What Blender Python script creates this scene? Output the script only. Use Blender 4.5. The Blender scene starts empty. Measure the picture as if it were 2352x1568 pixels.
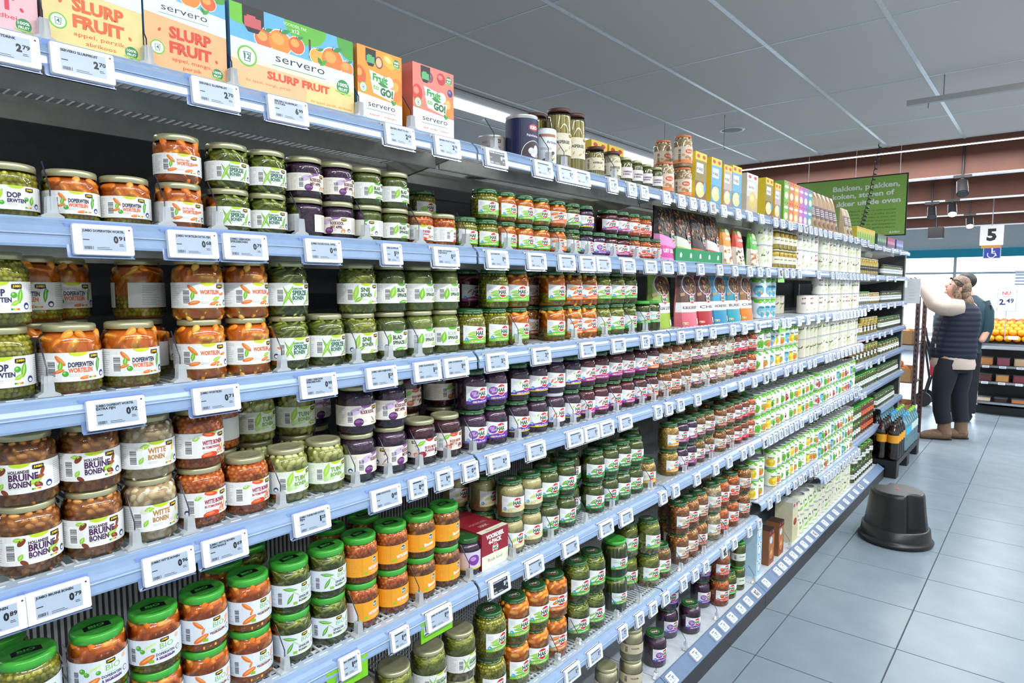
import bpy, math, random
from mathutils import Vector
random.seed(7)
SC = bpy.context.scene
COL = SC.collection
# ------------------------------------------------------------ camera, light, exposure
F, CX, CY = 1485.0, 1176.0, 784.0            # photograph taken as 2352 x 1568
PITCH = math.atan(126 / 1485); YAW = math.atan(1244 / 1485 / math.cos(PITCH))
EYE = 1.6
cam_data = bpy.data.cameras.new('camera'); cam_data.sensor_width = 36; cam_data.lens = 36 * F / 2352
cam_data.clip_start = .05; cam_data.clip_end = 200
CAM = bpy.data.objects.new('camera', cam_data); COL.objects.link(CAM)
CAM.location = (0, 0, EYE); CAM.rotation_euler = (math.pi / 2 - PITCH, 0, YAW)
SC.camera = CAM
SC.view_settings.view_transform = 'Standard'; SC.view_settings.look = 'None'
SC.view_settings.gamma = 1; SC.view_settings.use_curve_mapping = False
SC.view_settings.exposure = 0.2
W = bpy.data.worlds.new('sky'); SC.world = W; W.use_nodes = True
wb = W.node_tree.nodes['Background']; wb.inputs[0].default_value = (.82, .92, 1, 1); wb.inputs[1].default_value = 4.5
LAMP_W = 9.0          # watts of one metre of ceiling light line

# ------------------------------------------------------------ pixel helpers (a pixel gives a direction only)
_fw = Vector((-math.sin(YAW) * math.cos(PITCH), math.cos(YAW) * math.cos(PITCH), -math.sin(PITCH)))
_rt = Vector((math.cos(YAW), math.sin(YAW), 0)); _up = _rt.cross(_fw); _C = Vector((0, 0, EYE))
def ray(u, v): return _fw + _rt * ((u - CX) / F) - _up * ((v - CY) / F)
def proj(p):
    q = Vector(p) - _C; z = q.dot(_fw); return CX + F * q.dot(_rt) / z, CY - F * q.dot(_up) / z
def onx(u, v, x): d = ray(u, v); return _C + d * (x / d.x)
def ony(u, v, y): d = ray(u, v); return _C + d * (y / d.y)
def onz(u, v, z): d = ray(u, v); return _C + d * ((z - EYE) / d.z)
def Yu(u, x, z):                       # distance along the shelf of a point (x, ?, z) seen in column u
    a = _rt - _fw * ((u - CX) / F); return -(a.x * x + a.z * (z - EYE)) / a.y
def Yjar(uR, r, x, z):                 # same for an upright cylinder whose right outline is column uR
    Y = Yu(uR, x, z)
    for _ in range(4):
        D = math.hypot(x, Y); a = math.atan2(Y, -x); b = math.asin(min(.9, r / D)); L = math.sqrt(D * D - r * r)
        # tangent point on the far side
        t = Vector((-L * math.cos(a + b), L * math.sin(a + b), z)); u = proj(t)[0]
        Y += Yu(uR, t.x, z) - t.y
    return Y

# ------------------------------------------------------------ materials (all procedural)
MATS = {}
def M(name, col, rough=.5, metal=0, var=.06, scale=40, bump=0, bscale=200, coat=0, spec=.5, emit=0, col2=None, obj=False):
    if name in MATS: return MATS[name]
    m = bpy.data.materials.new(name); m.use_nodes = True; nt = m.node_tree; b = nt.nodes['Principled BSDF']
    b.inputs['Roughness'].default_value = rough; b.inputs['Metallic'].default_value = metal
    b.inputs['Specular IOR Level'].default_value = spec; b.inputs['Coat Weight'].default_value = coat
    c = (*col, 1)
    if var or col2:
        tc = nt.nodes.new('ShaderNodeTexCoord'); n = nt.nodes.new('ShaderNodeTexNoise'); n.inputs['Scale'].default_value = scale
        n.inputs['Detail'].default_value = 3
        r = nt.nodes.new('ShaderNodeValToRGB')
        c2 = col2 or tuple(min(1, x * (1 + var)) for x in col); c1 = col if col2 else tuple(x * (1 - var) for x in col)
        r.color_ramp.elements[0].color = (*c1, 1); r.color_ramp.elements[1].color = (*c2, 1)
        r.color_ramp.elements[0].position = .35; r.color_ramp.elements[1].position = .65
        nt.links.new(tc.outputs['Object'], n.inputs['Vector']); nt.links.new(n.outputs['Fac'], r.inputs['Fac'])
        nt.links.new(r.outputs['Color'], b.inputs['Base Color'])
        if bump:
            n2 = nt.nodes.new('ShaderNodeTexNoise'); n2.inputs['Scale'].default_value = bscale; n2.inputs['Detail'].default_value = 4
            nt.links.new(tc.outputs['Object'], n2.inputs['Vector'])
            bp = nt.nodes.new('ShaderNodeBump'); bp.inputs['Strength'].default_value = bump; bp.inputs['Distance'].default_value = .004
            nt.links.new(n2.outputs['Fac'], bp.inputs['Height']); nt.links.new(bp.outputs['Normal'], b.inputs['Normal'])
    else:
        b.inputs['Base Color'].default_value = c
    if emit:
        b.inputs['Emission Color'].default_value = c; b.inputs['Emission Strength'].default_value = emit
    MATS[name] = m
    return m
def glass_mat(name, tint, refl=1.0, rough=.02, ior=1.45, body=0.0, bodycol=(1, 1, 1)):
    m = bpy.data.materials.new(name); m.use_nodes = True; nt = m.node_tree; nt.nodes.clear()
    o = nt.nodes.new('ShaderNodeOutputMaterial'); mx = nt.nodes.new('ShaderNodeMixShader'); t = nt.nodes.new('ShaderNodeBsdfTransparent')
    g = nt.nodes.new('ShaderNodeBsdfGlossy'); fr = nt.nodes.new('ShaderNodeFresnel'); fr.inputs['IOR'].default_value = ior
    t.inputs['Color'].default_value = (*tint, 1); g.inputs['Roughness'].default_value = rough; g.inputs['Color'].default_value = (refl, refl, refl, 1)
    base = t.outputs[0]
    if body:
        d = nt.nodes.new('ShaderNodeBsdfDiffuse'); d.inputs['Color'].default_value = (*bodycol, 1)
        m2 = nt.nodes.new('ShaderNodeMixShader'); m2.inputs[0].default_value = body
        nt.links.new(t.outputs[0], m2.inputs[1]); nt.links.new(d.outputs[0], m2.inputs[2]); base = m2.outputs[0]
    nt.links.new(fr.outputs[0], mx.inputs[0]); nt.links.new(base, mx.inputs[1]); nt.links.new(g.outputs[0], mx.inputs[2])
    nt.links.new(mx.outputs[0], o.inputs[0]); MATS[name] = m
    return m
def hexc(h):
    h = h.lstrip('#'); return tuple((int(h[i:i + 2], 16) / 255) ** 2.2 for i in (0, 2, 4))
def P(h, rough=.45, **k):              # printed ink or plain paint by its hex colour
    k.setdefault('var', .04); return M('ink_' + h + ('_%g' % rough if rough != .45 else ''), hexc(h), rough, **k)

GLASS = glass_mat('jar_glass', (.94, .95, .94), rough=.03, ior=1.62)
CLEAR = glass_mat('clear_plastic', (.93, .96, 1), rough=.08, body=.10, bodycol=(.75, .85, 1))
HOLDER = glass_mat('tag_holder_plastic', (.62, .76, .98), rough=.08, body=.35, bodycol=(.4, .55, .9))
PLATE = glass_mat('divider_plastic', (.97, .98, 1), rough=.04, ior=1.3, body=.012, bodycol=(.75, .85, 1))
WINDOW = glass_mat('window_glass', (.95, .98, 1), rough=.01)
PET = glass_mat('bottle_plastic', (.72, .9, .95), rough=.05, body=.12, bodycol=(.5, .8, .9))
GOLD = M('gold_lid_enamel', (.50, .48, .28), .3, .5, var=.06)
GREENLID = M('bright_green_lid', (.035, .33, .035), .25, coat=.3, var=.1, col2=(.06, .42, .04), scale=30)
DARKLID = M('dark_green_lid', (.018, .10, .022), .26, var=.15, coat=.4)
BROWNLID = M('brown_lid', (.09, .028, .02), .4)
ORANGELID = M('orange_lid', (.62, .2, .08), .4)
WHITELID = M('white_lid', (.6, .62, .64), .4)
STEEL = M('can_steel', (.6, .61, .6), .35, .6)
PAPER = M('label_paper', (.80, .80, .77), .5, var=.02)
RAIL = M('rail_blue_grey', (.27, .385, .58), .2, .0, var=.03, coat=.7)
WIRE = M('white_wire', (.68, .7, .7), .35)
BEAMG = M('grey_shelf_steel', (.36, .37, .33), .45, .1, var=.08)
BACKP = M('dark_back_panel', (.035, .035, .037), .6, var=.1)
BLACK = M('black_plastic', (.012, .012, .014), .4, var=.15)
WHITEP = M('white_plastic', (.82, .83, .85), .3, var=.02)
SCREEN = M('price_screen', (.40, .48, .58), .3, var=.02)
INK = P('16161f')
# ------------------------------------------------------------ mesh builders
class MB:
    def __init__(s): s.v = []; s.f = []; s.m = []; s.s = []; s.mats = []
    def mi(s, mat):
        if mat not in s.mats: s.mats.append(mat)
        return s.mats.index(mat)
    def add(s, vs, fs, mat, smooth=False):
        o = len(s.v); s.v.extend(vs); i = s.mi(mat)
        for f in fs: s.f.append(tuple(o + k for k in f)); s.m.append(i); s.s.append(smooth)
        return s
    def box(s, a, b, mat, bev=0):
        (x0, y0, z0), (x1, y1, z1) = a, b
        if not bev:
            return s.add([(x, y, z) for x in (x0, x1) for y in (y0, y1) for z in (z0, z1)],
                  [(0, 1, 3, 2), (4, 6, 7, 5), (0, 4, 5, 1), (2, 3, 7, 6), (0, 2, 6, 4), (1, 5, 7, 3)], mat)
        r = bev; pts = []
        for (cx, cy) in ((x1 - r, y1 - r), (x0 + r, y1 - r), (x0 + r, y0 + r), (x1 - r, y0 + r)):
            q = len(pts) // 3
            for k in range(3):
                a_ = math.pi / 2 * q + math.pi / 4 * k; pts.append((cx + r * math.cos(a_), cy + r * math.sin(a_)))
        n = len(pts); vs = [(*p, z0) for p in pts] + [(*p, z1) for p in pts]
        return s.add(vs, [(i, (i + 1) % n, n + (i + 1) % n, n + i) for i in range(n)] + [tuple(range(n))[::-1], tuple(range(n, 2 * n))], mat)
    def prism(s, prof, y0, y1, mat, smooth=False, axis='y'):      # closed profile [(x,z)] swept along y (or (y,z) along x)
        n = len(prof)
        if axis == 'y': vs = [(x, y0, z) for x, z in prof] + [(x, y1, z) for x, z in prof]
        elif axis == 'x': vs = [(y0, a, z) for a, z in prof] + [(y1, a, z) for a, z in prof]
        else: vs = [(a, b, y0) for a, b in prof] + [(a, b, y1) for a, b in prof]
        s.add(vs, [(i, (i + 1) % n, n + (i + 1) % n, n + i) for i in range(n)], mat, smooth)
        return s.add(vs, [tuple(range(n))[::-1], tuple(range(n, 2 * n))], mat)
    def lathe(s, prof, mat, n=28, cx=0, cy=0, smooth=True, cap=True, bulge=None):   # prof [(r,z)] bottom to top
        vs = []; m = len(prof)
        for r, z in prof:
            for k in range(n):
                a = 2 * math.pi * k / n; q = r * (bulge(a, z) if bulge else 1); vs.append((cx + q * math.cos(a), cy + q * math.sin(a), z))
        fs = [(j * n + k, j * n + (k + 1) % n, (j + 1) * n + (k + 1) % n, (j + 1) * n + k) for j in range(m - 1) for k in range(n)]
        s.add(vs, fs, mat, smooth)
        if cap:
            s.add(vs[:n], [tuple(range(n))[::-1]], mat); s.add(vs[-n:], [tuple(range(n))], mat)
        return s
    def tube(s, pts, r, mat, n=6, smooth=True, cap=True):
        pts = [Vector(p) for p in pts]; rs = r if isinstance(r, (list, tuple)) else [r] * len(pts); rings = []
        for i, p in enumerate(pts):
            d = (pts[min(i + 1, len(pts) - 1)] - pts[max(i - 1, 0)]).normalized()
            a = d.cross(Vector((0, 0, 1))) if abs(d.z) < .95 else d.cross(Vector((1, 0, 0))); a.normalize(); b = d.cross(a)
            rings.append([tuple(p + (a * math.cos(2 * math.pi * k / n) + b * math.sin(2 * math.pi * k / n)) * rs[i]) for k in range(n)])
        vs = [q for g in rings for q in g]; m = len(pts)
        s.add(vs, [(j * n + k, j * n + (k + 1) % n, (j + 1) * n + (k + 1) % n, (j + 1) * n + k) for j in range(m - 1) for k in range(n)], mat, smooth)
        if cap: s.add(rings[0], [tuple(range(n))[::-1]], mat); s.add(rings[-1], [tuple(range(n))], mat)
        return s
    def blob(s, c, ax, mat, lod=1, blunt=1):       # ellipsoid; ax three axis vectors
        vs, fs = ICO[lod]; a, b, d = ax
        if blunt != 1: vs = [(math.copysign(abs(v[0]) ** blunt, v[0]), v[1], v[2]) for v in vs]
        return s.add([tuple(Vector(c) + a * v[0] + b * v[1] + d * v[2]) for v in vs], fs, mat, True)
    def mesh(s, name):
        me = bpy.data.meshes.new(name); me.from_pydata(s.v, [], s.f)
        for m in s.mats: me.materials.append(m)
        me.polygons.foreach_set('material_index', s.m); me.polygons.foreach_set('use_smooth', s.s); me.update()
        return me
def _ico():
    t = (1 + 5 ** .5) / 2
    v = [(-1, t, 0), (1, t, 0), (-1, -t, 0), (1, -t, 0), (0, -1, t), (0, 1, t), (0, -1, -t), (0, 1, -t), (t, 0, -1), (t, 0, 1), (-t, 0, -1), (-t, 0, 1)]
    v = [tuple(Vector(p).normalized()) for p in v]
    f = [(0, 11, 5), (0, 5, 1), (0, 1, 7), (0, 7, 10), (0, 10, 11), (1, 5, 9), (5, 11, 4), (11, 10, 2), (10, 7, 6), (7, 1, 8), (3, 9, 4), (3, 4, 2), (3, 2, 6), (3, 6, 8), (3, 8, 9), (4, 9, 5), (2, 4, 11), (6, 2, 10), (8, 6, 7), (9, 8, 1)]
    out = [(v, f)]
    for _ in range(2):
        v = list(v); mid = {}; g = []
        def m(a, b):
            k = (min(a, b), max(a, b))
            if k not in mid: v.append(tuple(((Vector(v[a]) + Vector(v[b])) / 2).normalized())); mid[k] = len(v) - 1
            return mid[k]
        for a, b, c in f: x, y, z = m(a, b), m(b, c), m(c, a); g += [(a, x, z), (b, y, x), (c, z, y), (x, y, z)]
        f = g; out.append((v, f))
    return out
ICO = _ico()

def link(name, data, parent=None, loc=(0, 0, 0), rz=0):
    o = bpy.data.objects.new(name, data); COL.objects.link(o); o.location = loc
    if rz: o.rotation_euler = (0, 0, rz)
    if parent: o.parent = parent
    return o
def tag(o, label, cat, group=None):
    o['label'] = label; o['category'] = cat
    if group: o['group'] = group
    return o
def thing(name, label, cat, loc=(0, 0, 0), rz=0, group=None): return tag(link(name, None, None, loc, rz), label, cat, group)
def struct(o): o['kind'] = 'structure'; return o
def stuff(o): o['kind'] = 'stuff'; return o
def part(name, mb, parent, loc=(0, 0, 0)): return link(name, mb.mesh(name), parent, loc)

# ------------------------------------------------------------ flat print: polygons in mm laid on a cylinder, a bag or a flat face
_txt = {}
def text_tris(st, bold):
    k = (st, bold)
    if k in _txt: return _txt[k]
    cu = bpy.data.curves.new('lettering', 'FONT'); cu.body = st; cu.resolution_u = 2; cu.offset = bold; cu.fill_mode = 'FRONT'
    o = bpy.data.objects.new('lettering', cu); COL.objects.link(o)
    dg = bpy.context.evaluated_depsgraph_get(); me = bpy.data.meshes.new_from_object(o.evaluated_get(dg))
    me.calc_loop_triangles(); vs = [(v.co.x, v.co.y) for v in me.vertices]
    tr = [[vs[i] for i in t.vertices] for t in me.loop_triangles]
    bpy.data.objects.remove(o); bpy.data.curves.remove(cu); bpy.data.meshes.remove(me)
    if tr:
        x0 = min(p[0] for t in tr for p in t); x1 = max(p[0] for t in tr for p in t)
    else: x0, x1 = 0, 1
    _txt[k] = (tr, x0, x1); return _txt[k]
CAP = .70
class Art:
    def __init__(s): s.t = []; s.n = 0; s.hold = False
    def poly(s, pts, mat, L=None):
        if not s.hold: s.n += 1
        s.t.append((pts, mat, (L if L is not None else 1) + .02 * s.n)); return s
    def rect(s, x0, y0, x1, y1, mat, L=1): return s.poly([(x0, y0), (x1, y0), (x1, y1), (x0, y1)], mat, L)
    def rrect(s, x0, y0, x1, y1, r, mat, L=1):
        pts = []
        for q, (cx, cy) in enumerate(((x1 - r, y1 - r), (x0 + r, y1 - r), (x0 + r, y0 + r), (x1 - r, y0 + r))):
            for k in range(4): a = math.pi / 2 * q + math.pi / 6 * k; pts.append((cx + r * math.cos(a), cy + r * math.sin(a)))
        return s.poly(pts, mat, L)
    def ell(s, cx, cy, rx, ry, mat, L=1, rot=0, n=14, a0=0, a1=360):
        c, si = math.cos(math.radians(rot)), math.sin(math.radians(rot)); pts = []
        full = a1 - a0 >= 360
        for k in range(n if full else n + 1):
            a = math.radians(a0 + (a1 - a0) * k / n); x, y = rx * math.cos(a), ry * math.sin(a); pts.append((cx + x * c - y * si, cy + x * si + y * c))
        return s.poly(pts, mat, L)
    def text(s, st, x, y, h, mat, L=2, w=None, bold=.015, al='L', rot=0):
        tr, x0, x1 = text_tris(st, bold); sy = h / CAP; sx = sy if w is None else w / max(.01, x1 - x0); wd = (x1 - x0) * sx
        dx = {'L': 0, 'C': -wd / 2, 'R': -wd}[al]; c, si = math.cos(math.radians(rot)), math.sin(math.radians(rot))
        s.n += 1; s.hold = True
        for t in tr:
            s.poly([(x + ((px - x0) * sx + dx) * c - py * sy * si, y + ((px - x0) * sx + dx) * si + py * sy * c) for px, py in t], mat, L)
        s.hold = False
        return s
    def clip(s, x0, y0, x1, y1):
        out = []
        for q, m, L in s.t:
            q = _clip(q, x0, True); q = _clip(q, x1, False) if len(q) > 2 else q
            if len(q) < 3: continue
            q = [(b, a) for a, b in q]; q = _clip(q, y0, True); q = _clip(q, y1, False) if len(q) > 2 else q
            if len(q) > 2: out.append(([(b, a) for a, b in q], m, L))
        s.t = out; return s
    def lines(s, x0, y0, x1, y1, n, mat, L=2, th=.5, rnd=None):
        rr = random.Random(rnd or 3)
        for k in range(n):
            y = y1 - (y1 - y0) * (k + .5) / n; s.rect(x0, y - th / 2, x0 + (x1 - x0) * rr.uniform(.55, 1), y + th / 2, mat, L)
        return s
    def bars(s, x0, y0, x1, y1, mat, L=2, n=9, horiz=True):
        rr = random.Random(5); k = 0
        for k in range(n):
            a = (k + .1) / n; b = (k + rr.uniform(.35, .8)) / n
            if horiz: s.rect(x0, y0 + (y1 - y0) * a, x1, y0 + (y1 - y0) * b, mat, L)
            else: s.rect(x0 + (x1 - x0) * a, y0, x0 + (x1 - x0) * b, y1, mat, L)
        return s
def _clip(pts, x, keep_right):
    out = []; n = len(pts)
    for i in range(n):
        a, b = pts[i], pts[(i + 1) % n]; ia = (a[0] >= x) == keep_right or a[0] == x; ib = (b[0] >= x) == keep_right or b[0] == x
        if ia: out.append(a)
        if ia != ib:
            t = (x - a[0]) / (b[0] - a[0]); out.append((x, a[1] + t * (b[1] - a[1])))
    return out
def lay(mb, art, fn, step=6.0):
    """fn(s_mm, t_mm, lift) -> xyz; polygons are cut into strips so they follow a curved face"""
    for pts, mat, L in art.t:
        lo = min(p[0] for p in pts); hi = max(p[0] for p in pts); pieces = []
        k0 = math.floor(lo / step + 1e-6); k1 = math.ceil(hi / step - 1e-6)
        if k1 - k0 <= 1: pieces = [pts]
        else:
            rest = pts
            for k in range(k0 + 1, k1):
                a = _clip(rest, k * step, False); rest = _clip(rest, k * step, True)
                if len(a) > 2: pieces.append(a)
                if len(rest) < 3: break
            if len(rest) > 2: pieces.append(rest)
        for q in pieces:
            ar = sum(q[i][0] * q[(i + 1) % len(q)][1] - q[(i + 1) % len(q)][0] * q[i][1] for i in range(len(q)))
            if abs(ar) < 1e-7: continue
            if ar < 0: q = q[::-1]
            mb.add([fn(x, y, L) for x, y in q], [tuple(range(len(q)))], mat)
    return mb
LIFT = .00007; LIFTF = .00003
def cyl(r, z0): return lambda s, t, L: ((r + L * LIFT) * math.cos(s / 1000 / r), (r + L * LIFT) * math.sin(s / 1000 / r), z0 + t / 1000)
def flat_x(x, y0, z0): return lambda s, t, L: (x + L * LIFTF, y0 + s / 1000, z0 + t / 1000)           # faces +x
def flat_y(y, x0, z0): return lambda s, t, L: (x0 + s / 1000, y - L * LIFTF * 6, z0 + t / 1000)           # faces -y
def flat_z(z, x0, y0): return lambda s, t, L: (x0 - t / 1000, y0 + s / 1000, z + L * LIFTF)           # faces up, read from +x
# ------------------------------------------------------------ goods: jars
GREY = P('8a8a88'); LGREY = P('bdbdb8'); WHITE = P('f4f4f0')
def leafpts(cx, cy, l, w, rot, n=7):
    c, s = math.cos(math.radians(rot)), math.sin(math.radians(rot)); pts = []
    for k in range(n + 1): t = k / n; pts.append((l * (t - .5), -w * math.sin(math.pi * t) * (1 - .3 * t)))
    for k in range(n - 1, 0, -1): t = k / n; pts.append((l * (t - .5), w * math.sin(math.pi * t) * (1 - .3 * t)))
    return [(cx + x * c - y * s, cy + x * s + y * c) for x, y in pts]
def pic(a, it, L=3):
    k = it[0]
    if k == 'c':   # carrot
        _, x, y, l, rot = it; a.ell(x, y, l / 2, l * .17, P('e4742c'), L, rot); a.ell(x + .04 * l, y + .05 * l, l * .36, l * .06, P('f3a05a'), L + 1, rot)
    elif k == 'p': _, x, y, r = it; a.ell(x, y, r, r, P('4da331'), L); a.ell(x - r * .25, y + r * .3, r * .4, r * .35, P('9bd06a'), L + 1)
    elif k == 'l': _, x, y, l, w, rot, col = it; a.poly(leafpts(x, y, l, w, rot), P(col), L); a.poly(leafpts(x, y + w * .1, l * .7, w * .25, rot), P('b9dd78'), L + 1)
    elif k == 'e': _, x, y, rx, ry, rot, col = it; a.ell(x, y, rx, ry, P(col), L, rot)
    elif k == 'h': _, x, y, rx, ry, rot, col, c2 = it; a.ell(x, y, rx, ry, P(col), L, rot); a.ell(x - rx * .2, y + ry * .25, rx * .55, ry * .4, P(c2), L + 1, rot)
def nutri(a, x, y, k=1, L=3):
    a.rrect(x - 1, y - 1, x + 14 * k, y + 4 * k, 1, WHITE, L)
    for i, c in enumerate(('2e7d4f', '8fbf4a', 'f2cf3a', 'ee9a3a', 'dd5432')): a.rect(x + 2.6 * i * k, y, x + 2.6 * (i + 1) * k, y + 3 * k, P(c), L + 1)
def logo_box(a, x, y, k=1, L=4):       # small black label badge with yellow lettering
    a.rrect(x, y, x + 15 * k, y + 6.6 * k, 1.2 * k, P('15140f'), L); a.poly([(x + 2 * k, y), (x + 13 * k, y), (x + 7.5 * k, y - 1.2 * k)], P('15140f'), L)
    a.text('JUMBO', x + 1.6 * k, y + 2.1 * k, 2.9 * k, P('f4c81f'), L + 1, w=11.8 * k, bold=.05)
def art_store(h, titles, pics, tab='b6cf2e', bg=None, x=-10):
    k = h / 44; a = Art(); T = Art()
    T.rect(-122, 0, 122, 44, bg or PAPER, 0)
    T.ell(4, 44, 13, 6, P(tab), 1, 0, 14, 180, 360)
    T.bars(-38, 8, -27, 32, INK, 2, 12); T.rect(-40, 6, -25, 34, WHITE, 1)
    T.lines(-62, 4, -43, 40, 11, GREY, 1, .6, 2); T.lines(50, 4, 80, 40, 12, GREY, 1, .6, 4); T.lines(-100, 4, -66, 40, 12, GREY, 1, .6, 6)
    for it in pics: pic(T, it, 1)
    for st, y, ch, w, col in titles: T.text(st, x, y, ch * 1.1, P(col), 4, w=w * 1.06, bold=.035)
    T.lines(x, 7, x + 20, 11.5, 2, LGREY, 2, .7, 9)
    logo_box(T, 19, 34); nutri(T, 17, 3.5, .9)
    T.ell(41, 9, 5, 5, P('243a7d'), 2); T.ell(41, 8, 3.2, 2.6, WHITE, 3)
    a.t = [([(px * k, py * k) for px, py in q], m, L) for q, m, L in T.clip(-122, 0, 122, 44).t]
    return a
def art_bio(h, titles, pics, hl):
    a = Art(); a.rect(-118, 0, 118, h, M('bio_paper', (.72, .76, .82), .45, var=.03), 0)
    for it in pics: pic(a, it, 1)
    a.bars(-46, 6, -38, 30, INK, 2, 12); a.lines(-78, 4, -50, h - 4, 11, GREY, 1, .6); a.lines(46, 4, 80, h - 4, 12, GREY, 1, .6)
    logo_box(a, 1, h - 8, .9); a.text('BIO', 0, h - 19, 9, P('86bf62'), 3, w=22, bold=.0)
    a.text('Organic', 1, h - 24, 2.6, P('a8cf8f'), 3, w=15, bold=0)
    y = 13
    for st in titles: a.text(st, -6, y, 4.4, P('1d2247'), 4, w=min(30, 3.6 * len(st)), bold=.02); y -= 6.6
    a.poly([(-2, y + 5.6), (24, y + 7), (25, y + 9.4), (-1, y + 8)], P(hl), 3)
    a.rect(-17, 3, -9, 8.5, P('86bd2f'), 3)
    a.ell(32, 14, 4.6, 4.6, P('23293d'), 2); a.ell(32, 14, 3.6, 3.6, WHITE, 3); a.text('5', 32, 12.5, 3, INK, 4, al='C')
    return a
def art_orange(h, title, script):
    a = Art(); a.rect(-100, 0, 62, h, P('eda02a'), 0); a.rect(-22, 0, -21.4, h, P('d98a1c'), 1)
    a.rrect(4, h - 16, 16, h - 5, 1.4, WHITE, 2); a.poly([(4, h - 6), (16, h - 6), (10, h - 2.6)], WHITE, 2)
    a.rrect(4.7, h - 15.4, 15.3, h - 5.6, 1.2, P('17503f'), 3); a.poly([(4.7, h - 6.4), (15.3, h - 6.4), (10, h - 3.4)], P('17503f'), 3)
    a.text('BIO', 10, h - 11.5, 3.6, WHITE, 4, al='C', w=8.6, bold=.03); a.rect(6.4, h - 13.6, 13.6, h - 12.8, WHITE, 4)
    a.text(title, -8, 11.5, 7.4 if len(title) < 7 else 6.6, WHITE, 4, w=36 if len(title) > 6 else 27, bold=.04, rot=2 if len(title) > 6 else 7)
    a.text(script, -2, 5.5, 2.4, WHITE, 4, w=22, bold=0)
    a.rect(-18, 5, -10, 10.5, P('8cbf2a'), 3); a.lines(-60, 4, -28, h - 4, 9, P('d98a1c'), 1, .7); a.lines(36, 4, 58, h - 5, 8, P('f8d08a'), 1, .8)
    return a
def hak_logo(a, x, y, r, L=5):
    a.ell(x, y, r * 1.08, r * 1.12, WHITE, L, n=22)
    a.ell(x, y, r * .98, r * 1.02, P('c42a37'), L + 1, n=12, a0=32, a1=148); a.ell(x, y, r * .98, r * 1.02, P('c42a37'), L + 1, n=12, a0=212, a1=328)
    a.text('HAK', x, y - r * .40, r * .78, P('1d5a34'), L + 2, al='C', w=r * 1.95, bold=.045)
def art_hak(h, band, pics, name, stripe=None, top='f1f3f2', wide=0, logo=19):
    a = Art(); s0 = -27; s1 = 72
    a.poly([(s0, 0), (s1, 0), (s1, h * .80), (s0, h)], P(top), 0)
    a.poly([(s0, 0), (s1, 0), (s1, h * .42), (10, h * .30), (s0, h * .16)], P(band), 1)
    for it in pics: pic(a, it, 2)
    a.lines(-22, h * .62, -4, h * .86, 3, LGREY, 3, .7)
    if stripe: a.poly([(s0, 0), (s1, 0), (s1, 2.6), (s0, 2.6)], P(stripe), 5)
    a.ell(-18, h * .22, 4.6, 4.6, P('3fa0d8'), 4); a.lines(-21, h * .17, -15, h * .27, 2, WHITE, 5, .9)
    nutri(a, -9, 3.6, .8, 4)
    hak_logo(a, logo, h * .56, h * .30)
    a.text(name, 4, 3.2, 4.0, P('fbfbf3'), 6, w=min(32, 3.1 * len(name)), bold=.02, rot=2)
    a.lines(46, 6, 68, h * .7, 6, LGREY, 2, .8)
    return a.clip(-27, 0, 72, h * 1.02)

def jar_profile(R, H, lid_r, lidh, sh):
    nk = lid_r - .0025; zs = H - lidh - sh - .003
    pr = [(R * .86, 0), (R * .95, .0015), (R, .006), (R, zs)]
    for k in range(1, 7):
        a = math.pi / 2 * k / 6; pr.append((nk + (R - nk) * math.cos(a), zs + sh * math.sin(a)))
    pr.append((nk, H - lidh * .5)); return pr
def prof_r(pr, z):
    for (r0, z0), (r1, z1) in zip(pr, pr[1:]):
        if z0 <= z <= z1: return r0 + (r1 - r0) * (z - z0) / max(1e-6, z1 - z0)
    return pr[-1][0]
def lid_mesh(kind, lr, lh, mat):
    mb = MB()
    mb.lathe([(lr - .0012, 0), (lr, .0006), (lr, lh - .0035), (lr - .0012, lh - .001), (lr - .004, lh), (lr - .007, lh - .0003), (lr - .0085, lh - .0012), (lr * .4, lh - .0012), (.0005, lh - .0012)], mat, 32, cap=False)
    a = Art(); k = lr * 1000
    if kind == 'bio':
        q = k * .5; dk = P('10140f', .35)
        a.poly([(-q, -q * .5), (q, -q * .5), (q, q * .3), (q * .15, q * .62), (-q * .15, q * .62), (-q, q * .3)], dk, 1)
        a.text('BIO', 0, -q * .1, q * .42, P('3fae3f'), 2, al='C', w=q * 1.2, bold=.03); a.lines(-q * .7, -q * .42, q * .7, -q * .16, 2, P('2f8a35'), 2, .8)
    elif kind == 'hak':
        a.ell(0, 0, k * .52, k * .46, P('b9c8b2', .35), 1, n=22); a.ell(0, 0, k * .49, k * .43, P('27602f', .35), 2, n=22)
        a.ell(0, 0, k * .45, k * .4, P('8c3434', .35), 3, n=10, a0=35, a1=145); a.ell(0, 0, k * .45, k * .4, P('8c3434', .35), 3, n=10, a0=215, a1=325)
        a.text('HAK', 0, -k * .14, k * .28, P('dfe6da', .35), 4, al='C', w=k * .78, bold=.04)
    if a.t: lay(mb, a, flat_z(lh - .0011, 0, 0), 50)
    if kind == 'hak':
        b = Art()
        for s0 in range(-70, 80, 24): b.text('100% NATUURLIJK', s0, 3.0, 2.3, P('cfe0c8', .35), 1, w=19, bold=0)
        lay(mb, b, cyl(lr, 0), 6)
    return mb.mesh('lid')

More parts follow.
